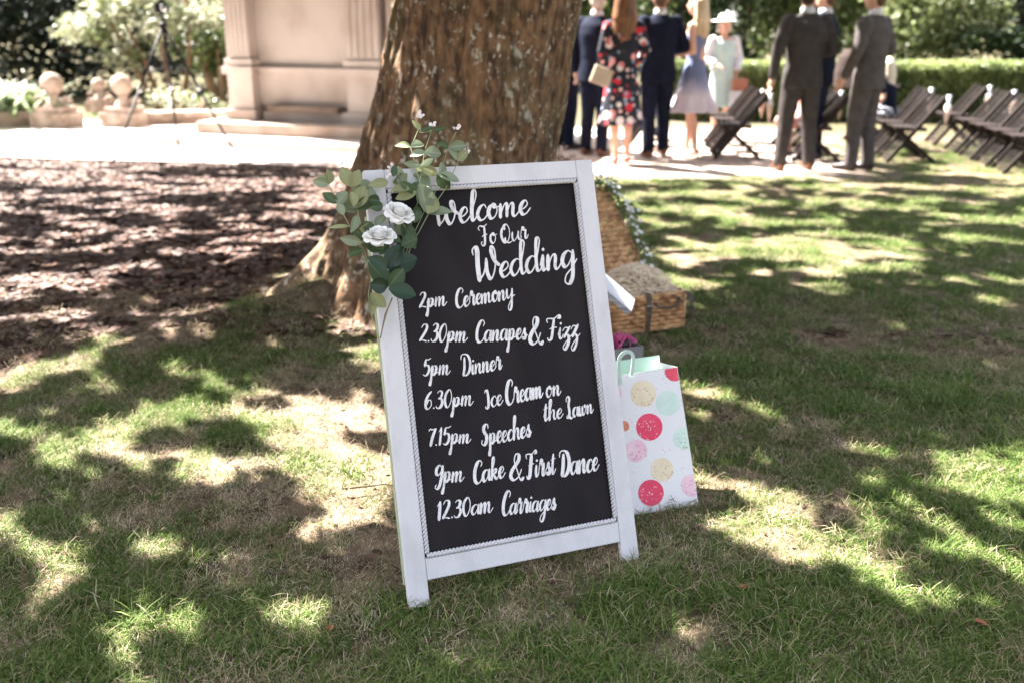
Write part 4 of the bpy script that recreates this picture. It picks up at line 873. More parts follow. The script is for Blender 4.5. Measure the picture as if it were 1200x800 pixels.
for k_ in range(46):
    t_ = r_.random()*(len(gpts)-1.001); i = int(t_); p = gpts[i].lerp(gpts[i+1], t_-i)+Vector([r_.gauss(0, .016) for _ in range(3)])+lnm*.02
    for j in range(5):
        a = j*1.26; q = hx_*cos(a)+LUP*sin(a); s_ = hx_*-sin(a)+LUP*cos(a); L_ = .013; gl.add([p, p+q*L_*.6+s_*L_*.4+lnm*.003, p+q*L_+lnm*.005, p+q*L_*.6-s_*L_*.4+lnm*.003], [(0,1,2,3)])
o = gl.build('ivy_garland', [mat('ivy_dark', (.07,.12,.04), (.12,.17,.06), rough=.5), mat('ivy_light', (.22,.26,.11), (.15,.19,.08), rough=.5, trans=.3), mat('white_flower', (.80,.79,.76), rough=.6), STB], None, False, hfr)
tag(o, 'ivy garland with small white flowers draped down the hamper lid', 'garland', kind='stuff')
# pinkish shoots at the foot of the trunk
b = MB(); r_ = random.Random(4); bp0 = P(655, 184, 4.72)
for k_ in range(40):
    p = Vector((r_.gauss(0, .022), r_.gauss(0, .02), r_.uniform(-.10, .05))); d_ = Vector([r_.gauss(0, 1) for _ in range(3)]).normalized(); s_ = d_.orthogonal().normalized(); L_ = .026; b.cur = k_ % 2
    b.add([p, p+d_*L_*.5+s_*L_*.3, p+d_*L_, p+d_*L_*.5-s_*L_*.3], [(0,1,2,3)])
b.cur = 1; b.tube([(0,.02,-.30), (0,0,-.1), (0,0,.05)], .003, 5)
o = b.build('bark_shoots', [mat('pink_shoot', (.62,.40,.38), (.45,.25,.24), rough=.6), mat('shoot_brown', (.30,.20,.15), rough=.6)], None, False, bp0); tag(o, 'small pinkish leafy shoots growing on the right foot of the trunk', 'shoots')

# ------------------------------------------------------------------ stone monument and balustrade
STN = mat('stone', (.49,.42,.385), (.36,.285,.245), rough=.85, scale=2.2, bump=.4, bscale=25, lo=.42, hi=.72, stretch=(1,1,.7))
STD = mat('stone_stained', (.32,.24,.19), (.15,.105,.08), rough=.9, scale=3.2, bump=.5, bscale=25, stretch=(1,1,2)); STR = mat('stone_rusty', (.50,.24,.15), (.44,.33,.28), rough=.9, scale=2.5)
m0 = G(272, 143, .2); md = Vector((.955, -.297, 0)); mn = Vector((-.297, -.955, 0))     # along the front, and outwards
mon = empty('stone_monument', m0, 0, 'pinkish stone garden monument with fluted pilasters behind the tree', 'monument')
def mbox(b, a0, a1, n0, n1, z0, z1):
    vs = [md*a+mn*n_+Vector((0,0,z)) for a in (a0, a1) for n_ in (n0, n1) for z in (z0, z1)]
    return b.add(vs, [(0,1,3,2),(4,6,7,5),(0,4,5,1),(2,3,7,6),(0,2,6,4),(1,5,7,3)])
mbox(MB(), -.55, 2.75, -2.6, .95, -.21, -.10).build('lower_step', STN, mon); mbox(MB(), -.22, 2.6, -2.4, .45, -.098, .035).build('upper_step', mat('step_stone', (.44,.37,.32), (.26,.19,.15), scale=2), mon)
mbox(MB(), .12, 2.4, -2.2, -.10, .037, .20).build('plinth', STD, mon); mbox(MB(), .14, 2.38, -2.15, -.12, .203, .60).build('dado', STN, mon)
mbox(MB(), .10, 2.42, -2.2, -.06, .603, .66).build('ledge', STN, mon); mbox(MB(), .16, 2.35, -2.1, -.15, .663, 2.9).build('wall', STN, mon)
mbox(MB(), .05, 2.45, -2.25, .0, 2.903, 3.05).build('cornice', STN, mon)
def pil(a, w, n0, out, fl_=True):
    mbox(MB(), a-w*.12, a+w*1.12, n0, out+.05, .037, .16).build('pilaster_base', STN, mon)
    mbox(MB(), a, a+w, n0, out, .163, .58).build('pedestal', STN, mon); mbox(MB(), a-w*.12, a+w*1.12, n0, out+.06, .583, .67).build('pedestal_cap', STN, mon)
    mbox(MB(), a-w*.05, a+w*1.05, n0, out+.02, .673, .76).build('column_base', STN, mon)
    b = MB(); mbox(b, a+w*.04, a+w*.96, n0, out-.012, .763, 2.9)
    for j in range(5): mbox(b, a+w*(.06+j*.19), a+w*(.06+j*.19+.10), out-.0115, out, .80, 2.85)
    b.build('fluted_shaft', STN, mon)
pil(.02, .34, -.6, .05); pil(-.20, .20, -1.1, -.35); pil(1.72-.10, .46, -.3, .03); pil(2.14, .22, -.3, .0)
mbox(MB(), 2.10, 2.13, -.145, -.13, 1.2, 2.85).build('brick_panel', STR, mon)
# carved stone bench on the plinth between the pilasters
mbox(MB(), .55, 1.5, -.095, .06, .14, .21).build('stone_bench', STD, mon)
mbox(MB(), .45, 1.6, -.095, .0, .037, .136).build('stone_bench_foot', STN, mon)

def lathe(prof, n=20):
    b = MB(); vs = [(cos(2*pi*k/n)*r_, sin(2*pi*k/n)*r_, z) for r_, z in prof for k in range(n)]; m_ = len(prof)
    return b.add(vs, [(j*n+k, j*n+(k+1) % n, (j+1)*n+(k+1) % n, (j+1)*n+k) for j in range(m_-1) for k in range(n)]+[tuple((m_-1)*n+k for k in range(n))])
BST = mat('weathered_stone', (.36,.28,.235), (.16,.115,.085), rough=.9, scale=4, bump=.6, bscale=30)
def finial(x, y, Yd, s, label, grp='stone ball finials along the terrace'):
    base = G(x, y, .0) if Yd is None else P(x, y, Yd); base.z = 0
    e = empty('ball_finial', base, -.2, label, 'stone finial', grp); e.scale = (s, s, s)
    mb = MB().box(-.26, .26, -.22, .22, 0, .22); mb.build('pedestal', BST, e); MB().box(-.21,.21,-.18,.18,.222,.30).build('pedestal_cap', BST, e)
    for sx_ in (-1, 1):
        mb = MB(); pts = [(sx_*.20+sx_*.06*cos(a), -.02, .36+.06*sin(a)) for a in np.linspace(0, 5, 12)]; mb.tube(pts, .035, 8); mb.build('scroll', BST, e, True)
    lathe([(.13,.302),(.12,.34),(.07,.40),(.06,.44),(.085,.46),(.05,.475)]).build('neck', BST, e, True); MB().ell((0,0,.60), (.15,.15,.15), None, 24, 16).build('ball', BST, e, True)
    return e
finial(68, 151, None, .98, 'leftmost stone ball finial on its scrolled pedestal at the terrace edge'); finial(148, 150, None, .94, 'stone ball finial on scrolled pedestal nearest the tripod'); f3 = finial(121, 146, None, .62, 'slim stone ball finial standing between the two larger ones'); f3.location.z = .17
def wallseg(x0, x1, y0, y1, h, label, d=0.):
    a = G(x0, y0); c = G(x1, y1); u = (c-a).normalized(); v = Vector((-u.y, u.x, 0)); e = empty('low_stone_wall', a, 0, label, 'wall'); L = (c-a).length
    def bx(nm, n0, n1, z0, z1, mt, ex=0):
        vs = [u*s_+v*n_+Vector((0,0,z)) for s_ in (-ex, L+ex) for n_ in (n0, n1) for z in (z0, z1)]; MB().add(vs, [(0,1,3,2),(4,6,7,5),(0,4,5,1),(2,3,7,6),(0,2,6,4),(1,5,7,3)]).build(nm, mt, e)
    bx('wall_body', 0, .3, 0, h, STD); bx('coping', -.04, .34, h+.002, h+.07, BST, .02); return e
wallseg(-260, 62, 160, 150, .16, 'low dark stone wall with coping at the left edge of the terrace'); wallseg(158, 272, 149, 147, .12, 'low brown stone wall between the ball finials and the monument')

# ------------------------------------------------------------------ shrubs, hedge and trees behind
def clumps(c, r, n, size, seed, k=14, flat=.3, spread=.34):
    q = np.random.default_rng(seed); d = q.normal(size=(k, 3)); d /= np.linalg.norm(d, axis=1)[:, None]; cc = d*(q.uniform(.35, 1., (k, 1)))*np.array(r)*.8
    i = q.integers(0, k, n); p = q.normal(size=(n, 3)); p /= np.linalg.norm(p, axis=1)[:, None]
    p = cc[i] + p*(q.uniform(0, 1, (n, 1))**.45)*np.array(r)*spread*q.uniform(.7, 1.3, (k, 1))[i]
    return p + np.array(c)
def shrub(name, label, cat, base, c, r, n, size, m, seed, stems=3, k=14, group=None, asp=.55, spread=.34, stm=None):
    e = empty(name, base, 0, label, cat, group); pts = clumps(c, r, n, size, seed, k, spread=spread); pts = pts[pts[:, 2] > .04]
    link('foliage', leafmesh('foliage', pts, size, seed, asp, .2), m, e); rr_ = random.Random(seed)
    for j in range(stems):
        a = rr_.uniform(0, 6.28); b0 = Vector((cos(a)*r[0]*.12, sin(a)*r[1]*.12, -.05)); t = Vector((c[0]+cos(a)*r[0]*.5, c[1]+sin(a)*r[1]*.4, c[2]+r[2]*.3))
        MB().tube([b0, b0.lerp(t, .4)+Vector((rr_.uniform(-.1,.1), 0, .1)), t], [.05, .035, .012], 7).build('stem', stm or BARK, e, True)
    return e
def lf(nm, c1, c2, tr=.3): return mat(nm, c1, c2, rough=.5, scale=2.2, trans=tr, spec=.4, lo=.35, hi=.6)
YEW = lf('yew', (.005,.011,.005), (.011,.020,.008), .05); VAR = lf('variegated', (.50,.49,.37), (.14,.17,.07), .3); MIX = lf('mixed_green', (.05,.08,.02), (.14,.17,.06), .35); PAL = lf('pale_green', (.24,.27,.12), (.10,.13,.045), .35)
DKG = lf('dark_green', (.012,.028,.008), (.03,.052,.016), .2); WHT = lf('white_leaf', (.62,.62,.52), (.34,.38,.24), .35)
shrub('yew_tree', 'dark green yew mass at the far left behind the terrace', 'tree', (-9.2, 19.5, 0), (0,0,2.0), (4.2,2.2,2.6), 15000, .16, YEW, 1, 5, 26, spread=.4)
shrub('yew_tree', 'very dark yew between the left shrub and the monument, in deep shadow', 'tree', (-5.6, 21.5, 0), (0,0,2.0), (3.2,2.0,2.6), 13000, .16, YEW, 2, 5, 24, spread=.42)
shrub('variegated_shrub', 'tall cream variegated shrub with spreading sprays above the stone balls', 'shrub', (-5.5, 16.4, 0), (-.3,0,1.45), (1.55,.8,.95), 4200, .10, VAR, 3, 4, 22, spread=.24)
shrub('olive_shrub', 'loose olive green shrub with bare stems left of the monument', 'shrub', (-4.9, 17.4, 0), (0.1,0,1.35), (1.25,1.0,1.25), 4200, .11, MIX, 4, 6, 20, spread=.34, stm=mat('pale_stem', (.35,.25,.16), rough=.8))
shrub('white_flower_bed', 'low bed of pale leaved plants along the wall beside the monument', 'plant', G(225,143), (0,.3,.28), (1.0,.3,.26), 620, .08, VAR, 5, 2, 14)
shrub('white_flower_bed', 'small pale plant cushion at the foot of the middle ball finial', 'plant', G(140,149), (-.05,-.1,.14), (.30,.15,.12), 150, .06, MIX, 6, 2, 8)
# white-leaved plant at the left edge: long arching leaves
e = empty('white_leaved_plant', G(8, 150), 0, 'white leaved arching plant at the left edge of the terrace', 'plant'); b = MB(); r_ = random.Random(2); b.cur = 0
for k_ in range(210):
    a = r_.uniform(0, 6.28); L_ = r_.uniform(.35, .85); o_ = Vector((r_.gauss(-.2, .40), r_.gauss(0, .18), .15)); d_ = Vector((cos(a)*.5, sin(a)*.5, 1)).normalized(); s_ = Vector((-sin(a), cos(a), 0))*.030; vs = []
    for j in range(5):
        t_ = j/4; p = o_+d_*L_*t_+Vector((cos(a), sin(a), 0))*L_*.35*t_*t_-Vector((0,0,L_*.3*t_*t_)); w_ = 1-t_**3; vs += [p-s_*w_, p+s_*w_]
    b.add(vs, [(2*j, 2*j+1, 2*j+3, 2*j+2) for j in range(4)])
b.build('foliage', lf('white_blade', (.45,.49,.37), (.20,.27,.13), .4), e)
shrub('green_undergrowth', 'green leafy clump below the white leaved plant', 'shrub', G(15,152)+Vector((.0,.35,0)), (0,0,.3), (.75,.3,.25), 900, .1, MIX, 8, 2, 10)
# right side
for i, (x_, y_, c_, r__, n__, m_, lb) in enumerate([(-.6,22,1.8,(2.2,1.4,2.3),5000,MIX,'mid green tree glimpsed between the trunk and the monument'),(1.6,21,1.6,(2.0,1.2,2.0),6500,MIX,'mottled green shrub behind the guests beside the trunk'),(4.2,21.5,1.7,(1.9,1.2,2.0),6500,DKG,'dark glossy shrub behind the lady in the white hat'),
  (6.2,22,1.9,(1.8,1.2,2.2),6000,MIX,'bushy green tree behind the two suited men'),(8.4,20.5,1.45,(1.35,1.0,1.35),3600,PAL,'pale yellow green shrub rising over the hedge right of the men'),(11.5,22,2.2,(2.6,1.6,2.6),13000,YEW,'dark evergreen at the far right above the hedge'),(15.5,23.5,2.2,(2.8,1.6,2.6),11000,YEW,'second dark evergreen beyond the right edge of the hedge'),(10.6,19.6,.9,(2.2,.7,.55),4200,DKG,'low dark laurel bush behind the right end of the hedge')]):
    shrub('background_tree' if c_ > 1.5 else 'background_shrub', lb, 'tree' if c_ > 1.5 else 'shrub', (x_, y_, 0), (0,0,c_), r__, n__, .15, m_, 20+i, 4, 22, 'trees beyond the lawn', spread=.42)
# trimmed hedge
e = empty('trimmed_hedge', G(1030,143), -.06, 'low square trimmed hedge running across the right background', 'hedge'); q = np.random.default_rng(3); n = 34000
hp_ = np.stack([q.uniform(-3.1, 6.5, n), q.uniform(0, .9, n), q.uniform(0, .74, n)], -1); fc = q.integers(0, 3, n); hp_[fc == 0, 1] = np.abs(q.normal(0, .04, (fc == 0).sum())); hp_[fc == 1, 2] = .80-np.abs(q.normal(0, .03, (fc == 1).sum())); hp_[fc == 2, 1] = np.abs(q.normal(0, .03, (fc == 2).sum()))
hp_[:, 2] += .03*fbm(hp_[:, 0], hp_[:, 1], .5, 6); hp_[:, 1] += .10*(fbm(hp_[:, 0], hp_[:, 2], .3, 7)-.5)
link('foliage', leafmesh('foliage', hp_, .07, 9, .6, .1), lf('hedge_leaf', (.24,.28,.105), (.11,.145,.05), .45), e)
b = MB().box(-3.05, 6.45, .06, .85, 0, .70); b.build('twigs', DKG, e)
# woodland mass far behind so no open horizon shows
w_ = []
for k_ in range(34): w_.append(clumps((-34+k_*2.15+random.uniform(-.5,.5), 30+random.uniform(-2,3), 2.6), (2.2,1.8,3.2), 2600, .3, 300+k_, 12, spread=.5))
tag(link('woodland', leafmesh('woodland', np.concatenate(w_), .32, 77, .6, .2), DKG), 'dark green woodland far behind the garden', 'woodland', kind='stuff')

# ------------------------------------------------------------------ tripod
BLK = mat('black_metal', (.018,.016,.016), rough=.6, spec=.15); SLV = mat('silver', (.6,.6,.62), rough=.25, metal=1)
tb = G(205, 181); tb.z = 0; tp = empty('camera_tripod', tb, 0, 'tall black camera tripod with a small camera standing on the terrace', 'tripod'); bpy.context.view_layer.update()
top = P(191, 30, 11.1)-tb; tz = .025
for q_ in ((133,190),(210,177),(277,182)):
    f_ = G(*q_, tz)-tb; kn_ = top.lerp(f_, .48); l_o = MB().tube([top, kn_], .015, 8).build('leg', BLK, tp, True)
    MB().tube([kn_, f_], .013, 8).build('lower_leg', BLK, l_o, True); MB().tube([kn_-Vector((0,0,.02)), kn_+Vector((0,0,.03))], .021, 8).build('leg_clamp', SLV, l_o, True); MB().ell(f_+Vector((0,0,.008)), (.018,.018,.014)).build('foot', BLK, l_o, True)
    MB().tube([top+Vector((0,0,-.42)), top.lerp(f_, .36)], .006, 6).build('brace', BLK, tp, True)
MB().tube([top+Vector((0,0,-.45)), top+Vector((0,0,.12))], .013, 8).build('centre_column', BLK, tp, True); MB().ell(top, (.045,.045,.035)).build('collar', BLK, tp, True)
MB().tube([top+Vector((.02,0,.10)), top+Vector((-.16,-.10,.02))], .009, 6).build('pan_handle', SLV, tp, True)
vc = empty('video_camera', tb+top+Vector((0,0,.125)), .6, 'small dark camera with a silver lens mounted on the tripod', 'camera')
bevel(MB().box(-.07,.07,-.04,.04,0,.10).build('camera_body', BLK, vc), .008); MB().tube([(0,-.04,.05), (0,-.12,.05)], .035, 14).build('lens', SLV, vc, True); MB().box(-.03,.03,-.02,.03,.102,.13).build('viewfinder', BLK, vc)

# ------------------------------------------------------------------ folding chairs in rows, seats facing left
CW = mat('dark_wood', (.020,.012,.010), (.012,.007,.006), rough=.6, scale=8, stretch=(1,1,1), rnd=.2, spec=.2)
ch = empty('folding_chair', (0,0,0), 0, 'x', 'chair', 'dark folding chairs set out in rows for the ceremony')
MSH = {}
def share(nm, key, mb_, parent, loc=None):
    if key not in MSH: me = mb_.mesh(nm); me.materials.append(CW); MSH[key] = me
    return link(nm, MSH[key], None, parent, loc)
for s_ in (-1, 1):
    share('long_rail', 'lr', MB().beam((0,.30,.88), (0,-.28,0), .022, .045, (0,1,0)), ch, (s_*.215,0,0)); share('rear_leg', 'rl', MB().beam((0,-.20,.46), (0,.27,0), .022, .04, (0,1,0)), ch, (s_*.185,0,0)); share('seat_rail', 'sr', MB().beam((0,-.22,.445), (0,.14,.435), .02, .03), ch, (s_*.185,0,0))
for j in range(6): share('seat_slat', 'ss', MB().box(-.20,.20,-.022,.022,-.007,.007), ch, (0,-.20+j*.062,.468-j*.0022))
for j in range(4): share('back_slat', 'bs', MB().beam((0,.293,.87), (0,-.265,.02), .018, .012, (0,1,0)), ch, (-.1275+.085*j,0,0))
for j in range(3): share('rear_slat', 'rs', MB().beam((0,-.19,.44), (0,.265,.01), .030, .012, (0,1,0)), ch, (-.10+.10*j,0,0))
share('crossbar', 'cb', MB().box(-.203,.203,-.01,.01,-.01,.01), ch, (0,-.225,.08)); share('crossbar', 'cb2', MB().box(-.173,.173,-.01,.01,-.01,.01), ch, (0,.20,.065))
def set_chair(o, x_, y_, lab): o.location = (x_, y_, gzf(x_, y_)+.0); o.rotation_euler = (0, 0, -pi/2+random.uniform(-.04,.04)-.12); o['label'] = lab; o.scale = (.9, .9, .78)
spots = [(2.45,10.95,'folding chair nearest the camera in the row beside the mint dressed lady'),(2.5,11.5,'second folding chair back in the row beside the mint dressed lady'),(2.55,12.05,'third folding chair back in the row beside the mint dressed lady'),
 (3.25,10.75,'folding chair just behind the dark grey suited man'),(3.3,11.3,'folding chair behind the navy suited man on the lawn'),(3.35,11.9,'rear folding chair of the row behind the three suited men'),
 (4.22,10.72,'folding chair nearest the camera in the row of the seated blonde girl'),(4.26,11.22,'second folding chair of the row of the seated blonde girl'),(4.45,11.75,'folding chair the blonde girl in navy sits on'),(4.34,12.3,'far folding chair beyond the seated blonde girl'),
 (5.10,9.95,'nearest folding chair in the right hand row by the frame edge'),(5.14,10.42,'second folding chair in the right hand row'),(5.18,10.9,'third folding chair in the right hand row'),(5.22,11.4,'fourth folding chair in the right hand row'),(5.27,12.1,'folding chair standing apart at the far end of the right hand row'),
 (6.0,11.6,'folding chair at the right edge of the photo, second from the hedge'),(6.05,12.2,'folding chair at the right edge of the photo, nearest the hedge'),
 (1.62,12.0,'folding chair glimpsed between the floral dress and the navy suit'),(1.67,12.6,'folding chair farthest back behind the guests by the trunk')]
for i, (x_, y_, lb) in enumerate(spots): o = ch if i == 0 else copy_tree(ch); set_chair(o, x_, y_, lb)
# white ribbons with paper cones on the chair backs
PC = mat('paper_cone', (.62,.42,.32), (.70,.55,.46), rough=.7); RB = mat('white_ribbon', (.80,.80,.84), rough=.5)
cone = empty('paper_cone', (0,0,0), 0, 'x', 'paper cone', 'ribboned paper cones hung on the chair backs')
MB().tube([(0,0,-.36), (0,0,-.12)], [.006, .055], 10).build('cone', PC, cone, True); MB().tube([(0,0,.02), (.008,0,-.06), (0,0,-.125)], [.035, .022, .045], 8).build('ribbon', RB, cone, True); MB().ell((0,0,-.115), (.05,.05,.03)).build('petals', RB, cone, True)
CN = [(0,-.24,'paper cone on the chair row beside the mint dressed lady, nearest'),(1,-.24,'paper cone on the second chair beside the mint dressed lady'),(3,-.24,'paper cone behind the dark grey suited man'),(4,-.24,'paper cone between the navy man and the light grey suited man'),(6,-.25,'paper cone on the near chair right of the seated girl'),(8,-.25,'paper cone on the chair of the seated blonde girl'),(13,-.24,'paper cone on the fourth chair of the right hand row'),(14,-.24,'paper cone on the chair standing apart on the right'),(11,-.24,'paper cone on the second chair of the right hand row')]
for i, (k_, d_, lb) in enumerate(CN):
    o = cone if i == 0 else copy_tree(cone); x_, y_, _ = spots[k_]; o.location = (x_+.26, y_+d_, .68+gzf(x_, y_)); o.scale = (.7, .7, .8); o['label'] = lb

# ------------------------------------------------------------------ people
SK = mat('skin', (.62,.37,.27), (.56,.32,.23), rough=.5, scale=8); HB = mat('hair_brown', (.06,.032,.02), (.12,.065,.035), rough=.45, scale=5, stretch=(9,9,1), bump=.5, bscale=12); HBL = mat('hair_blonde', (.62,.50,.33), (.45,.33,.19), rough=.45, scale=5, stretch=(9,9,1), bump=.5, bscale=12)
HG = mat('hair_grey', (.45,.42,.38), (.3,.27,.24), rough=.5, scale=9); HD_ = mat('hair_dark', (.025,.017,.013), (.05,.03,.02), rough=.4, scale=9); HA = mat('hair_auburn', (.24,.11,.05), (.11,.05,.025), rough=.45, scale=5, stretch=(9,9,1), bump=.5, bscale=12)
def cloth(nm, c1, c2=None, **k): return mat(nm, c1, c2, rough=k.pop('rough', .85), scale=k.pop('scale', 14), sheen=.0, bump=.8, bscale=7, spec=.08, **k)
NV = cloth('navy_wool', (.007,.009,.020), (.011,.014,.029)); GR = cloth('charcoal_wool', (.062,.054,.052), (.046,.039,.038)); LG = cloth('grey_wool', (.095,.083,.080), (.068,.058,.056)); BRS = mat('brown_leather', (.14,.055,.025), rough=.35); BLS = mat('black_leather', (.03,.02,.02), rough=.35); WS = cloth('white_cotton', (.72,.72,.75)); CORS = mat('coral_leather', (.75,.13,.10), rough=.4); EYE = mat('eye', (.03,.02,.015), rough=.2); LIP = mat('lip', (.45,.13,.11), rough=.5)
def remesh(o, vx, sm=3):
    m = o.modifiers.new('remesh', 'REMESH'); m.mode = 'VOXEL'; m.voxel_size = vx; m.use_smooth_shade = True
    if sm: s_ = o.modifiers.new('smooth', 'SMOOTH'); s_.iterations = sm; s_.factor = .5
    return o
def V3(*a): return Vector(a)
def hand(b, wr, d, side, f=1.):
    """palm, four unequal fingers, thumb: loosely curled along direction d"""
    d = Vector(d).normalized(); x = Vector((0,-1,0)); x = (x-d*x.dot(d)); x = x.normalized() if x.length > .1 else Vector((1,0,0)); y = d.cross(x)*side
    b.cap(wr, wr+d*.05*f, .024*f, .030*f); pc = wr+d*.055*f
    for i, L_ in enumerate((.068, .078, .073, .056)):
        o_ = pc + x*(.027-.018*i)*f + d*.02*f; m_ = o_+d*L_*.55*f - y*.004; t_ = m_+d*L_*.40*f - y*.022*f; b.cap(o_, m_, .0095*f, .0088*f, 8); b.cap(m_, t_, .0088*f, .0075*f, 8)
    o_ = wr+d*.025*f+x*.024*f; m_ = o_+d*.03*f+x*.022*f-y*.008; b.cap(o_, m_, .012*f, .010*f, 8); b.cap(m_, m_+d*.03*f-y*.008, .010*f, .0085*f, 8)
def person(label, x_, y_, rz, s, fem=False, arms=None, feet=None, hy=0., hair=('short', HD_), outfit=None, c=None, c2=None, shoe=None, sit=False, lean=0., seat=.46):
    e = empty('person', (x_, y_, gzf(x_, y_)), rz, label, 'person'); e.scale = (s, s, s)
    outfit = outfit or ('none' if fem else 'suit')
    hip = .92 if not sit else .52; up = hip-.92; sw = .165 if fem else .195; hw = .085; g = .86 if fem else 1.
    L = lean
    def tr(z): return Vector((0, -L*(z-.92)*1.0, z+up))         # trunk leans forward by L
    sh = [tr(1.43)+Vector((k*sw, 0, 0)) for k in (-1, 1)]; hips = [Vector((k*hw, 0, hip)) for k in (-1, 1)]
    feet = feet or [(-.10, 0), (.10, 0)]
    if sit: kn = [Vector((k*.10, -.42, .50)) for k in (-1, 1)]; an = [Vector((k*.10, -.40, .09)) for k in (-1, 1)]
    else: an = [Vector((f[0], f[1], .085)) for f in feet]; kn = [hips[i].lerp(an[i], .52)+Vector((0,-.025,0)) for i in (0, 1)]
    arms = arms or [((-.27,.02,1.15),(-.27,-.06,.90)), ((.27,.02,1.15),(.27,-.06,.90))]
    el = [Vector(a[0])+Vector((0,0,up)) for a in arms]; wr = [Vector(a[1])+Vector((0,0,up)) for a in arms]
    hc = tr(1.655)+Vector((0,-.015,0)); HM_ = Matrix.Rotation(hy, 3, 'Z')
    def hp(a, b_, c_): return hc + HM_ @ Vector((a, b_, c_))
    b = MB(); b.ell(hc, (.074,.094,.113), HM_, 18, 12); b.ell(hp(0,-.040,-.060), (.052,.050,.052), HM_); b.ell(hp(0,-.075,-.035), (.040,.022,.045), HM_)
    b.cap(hp(0,-.092,.005), hp(0,-.112,-.022), .008, .013, 8); b.ell(hp(0,-.080,.028), (.045,.016,.012), HM_)
    for k in (-1, 1): b.ell(hp(k*.076, .006, -.008), (.011,.020,.032), HM_)
    b.cap(tr(1.44), hc+Vector((0,.01,-.07)), .058*g, .052*g)
    wd = .125 if fem else .145
    b.loft([(tr(z).z, 0, tr(z).y, rx*g, ry) for z, rx, ry in ((.84,.10,.08),(.92,.165,.11),(1.05,wd*.95,.10),(1.2,wd*1.05,.11),(1.35,.17,.115),(1.43,.15,.085),(1.47,.07,.06))], 18)
    for i in (0, 1):
        b.cap(sh[i], el[i], .052*g, .040*g); b.cap(el[i], wr[i], .039*g, .027*g); hand(b, wr[i], (wr[i]-el[i]), (-1, 1)[i], .95 if fem else 1.05)
        b.cap(hips[i], kn[i], .088*g, .058*g); b.cap(kn[i], kn[i].lerp(an[i], .35)+Vector((0,.018,0)), .055*g, .056*g); b.cap(kn[i].lerp(an[i], .35)+Vector((0,.018,0)), an[i], .056*g, .036*g)
        b.cap(an[i]+Vector((0,.03,-.04)), an[i]+Vector((0,-.13,-.055)), .034, .026)
    remesh(b.build('body', SK, e, True), .0075, 3)
    for k in (-1, 1):
        MB().ell(hp(k*.030,-.088,.008), (.011,.008,.008), HM_).build('eye', EYE, e, True)
    MB().ell(hp(0,-.094,-.052), (.022,.008,.006), HM_).build('mouth', LIP, e, True)
    # hair
    hk, hm = hair; b = MB()
    b.ell(hp(0,.018,.022), (.083,.096,.108), HM_, 18, 12)
    if hk == 'long':
        for k_ in range(9):
            a = -1.5+3.0*k_/8; o_ = hp(sin(a)*.068, .03+cos(a)*.055, .03); m_ = hp(sin(a)*.098, .055+cos(a)*.055, -.16); t_ = hp(sin(a)*.11, .075+cos(a)*.06, -.34-.05*cos(a*3)); b.cap(o_, m_, .040, .042); t_ = t_+Vector((random.uniform(-.015,.015), 0, random.uniform(-.05,.06))); b.cap(m_, t_, .036, .014)
    elif hk == 'bob':
        for k_ in range(7): a = -1.4+2.8*k_/6; b.cap(hp(sin(a)*.07,.03+cos(a)*.05,.03), hp(sin(a)*.09,.04+cos(a)*.05,-.10), .038, .030)
    else: b.ell(hp(0,.045,-.02), (.074,.060,.075), HM_)
    remesh(b.build('hair', hm, e, True), .010, 2)
    shoe = shoe or BLS
    for i in (0, 1):
        b = MB(); f0 = an[i]; ht = f0.z-.085
        if fem: b.cap(f0+V3(0,.035,-.035), f0+V3(0,-.06,-.055), .036, .036); b.cap(f0+V3(0,-.06,-.055), f0+V3(0,-.15,-.066), .036, .020); b.cap(f0+V3(0,.045,-.03), f0+V3(0,.05,-.075), .014, .009)
        else: b.cap(f0+V3(0,.045,-.035), f0+V3(0,-.08,-.045), .043, .042); b.cap(f0+V3(0,-.08,-.045), f0+V3(0,-.185,-.058), .042, .028)
        remesh(b.build('shoe', shoe, e, True), .009, 2)
    c2 = c2 or c
    if outfit in ('suit', 'shirt'):
        b = MB(); b.loft([(tr(z).z, 0, tr(z).y+.005, rx, ry) for z, rx, ry in ((.86,.165,.125),(.95,.175,.13),(1.05,.165,.122))], 18)
        for i in (0, 1): b.cap(hips[i]+V3(0,0,.02), kn[i], .115, .082); b.cap(kn[i], an[i]+V3(0,.005,.02), .080, .066)
        for i in (0, 1): b.tube([an[i]+V3(0,.005,.06), an[i]+V3(0,.0,-.035)], [.066, .070], 12)
        remesh(b.build('trousers', c2, e, True), .013, 3)
        b = MB(); b.loft([(tr(z).z, 0, tr(z).y+.005, rx, ry) for z, rx, ry in ((.80,.205,.148),(.90,.200,.145),(1.04,.180,.135),(1.16,.182,.140),(1.30,.205,.145),(1.40,.200,.125),(1.455,.14,.09),(1.50,.075,.065))], 24)
        for i in (0, 1): b.cap(sh[i]+V3((.01,-.01)[i],0,-.01), el[i], .078, .060); b.cap(el[i], el[i].lerp(wr[i], .93), .060, .046)
        remesh(b.build('jacket', c, e, True), .013, 3)
        b = MB(); b.tube([tr(1.485)+V3(0,.0,0), tr(1.545)+V3(0,-.008,0)], [.072, .064], 16); b.build('shirt_collar', WS, e, True)
        MB().add([V3(-.055,-.128-L*.48,1.44+up), V3(.055,-.128-L*.48,1.44+up), V3(.0,-.158-L*.3,1.20+up), V3(0,-.10-L*.5,1.47+up)], [(0,2,3),(3,2,1)]).build('shirt_front', WS, e)
        for i in (0, 1): d_ = (wr[i]-el[i]).normalized(); MB().tube([wr[i]-d_*.022, wr[i]+d_*.004], .037, 12).build('shirt_cuff', WS, e, True)
    return e, dict(el=el, wr=wr, hc=hc, hp=hp, tr=tr, sh=sh, up=up, hips=hips, kn=kn, an=an)
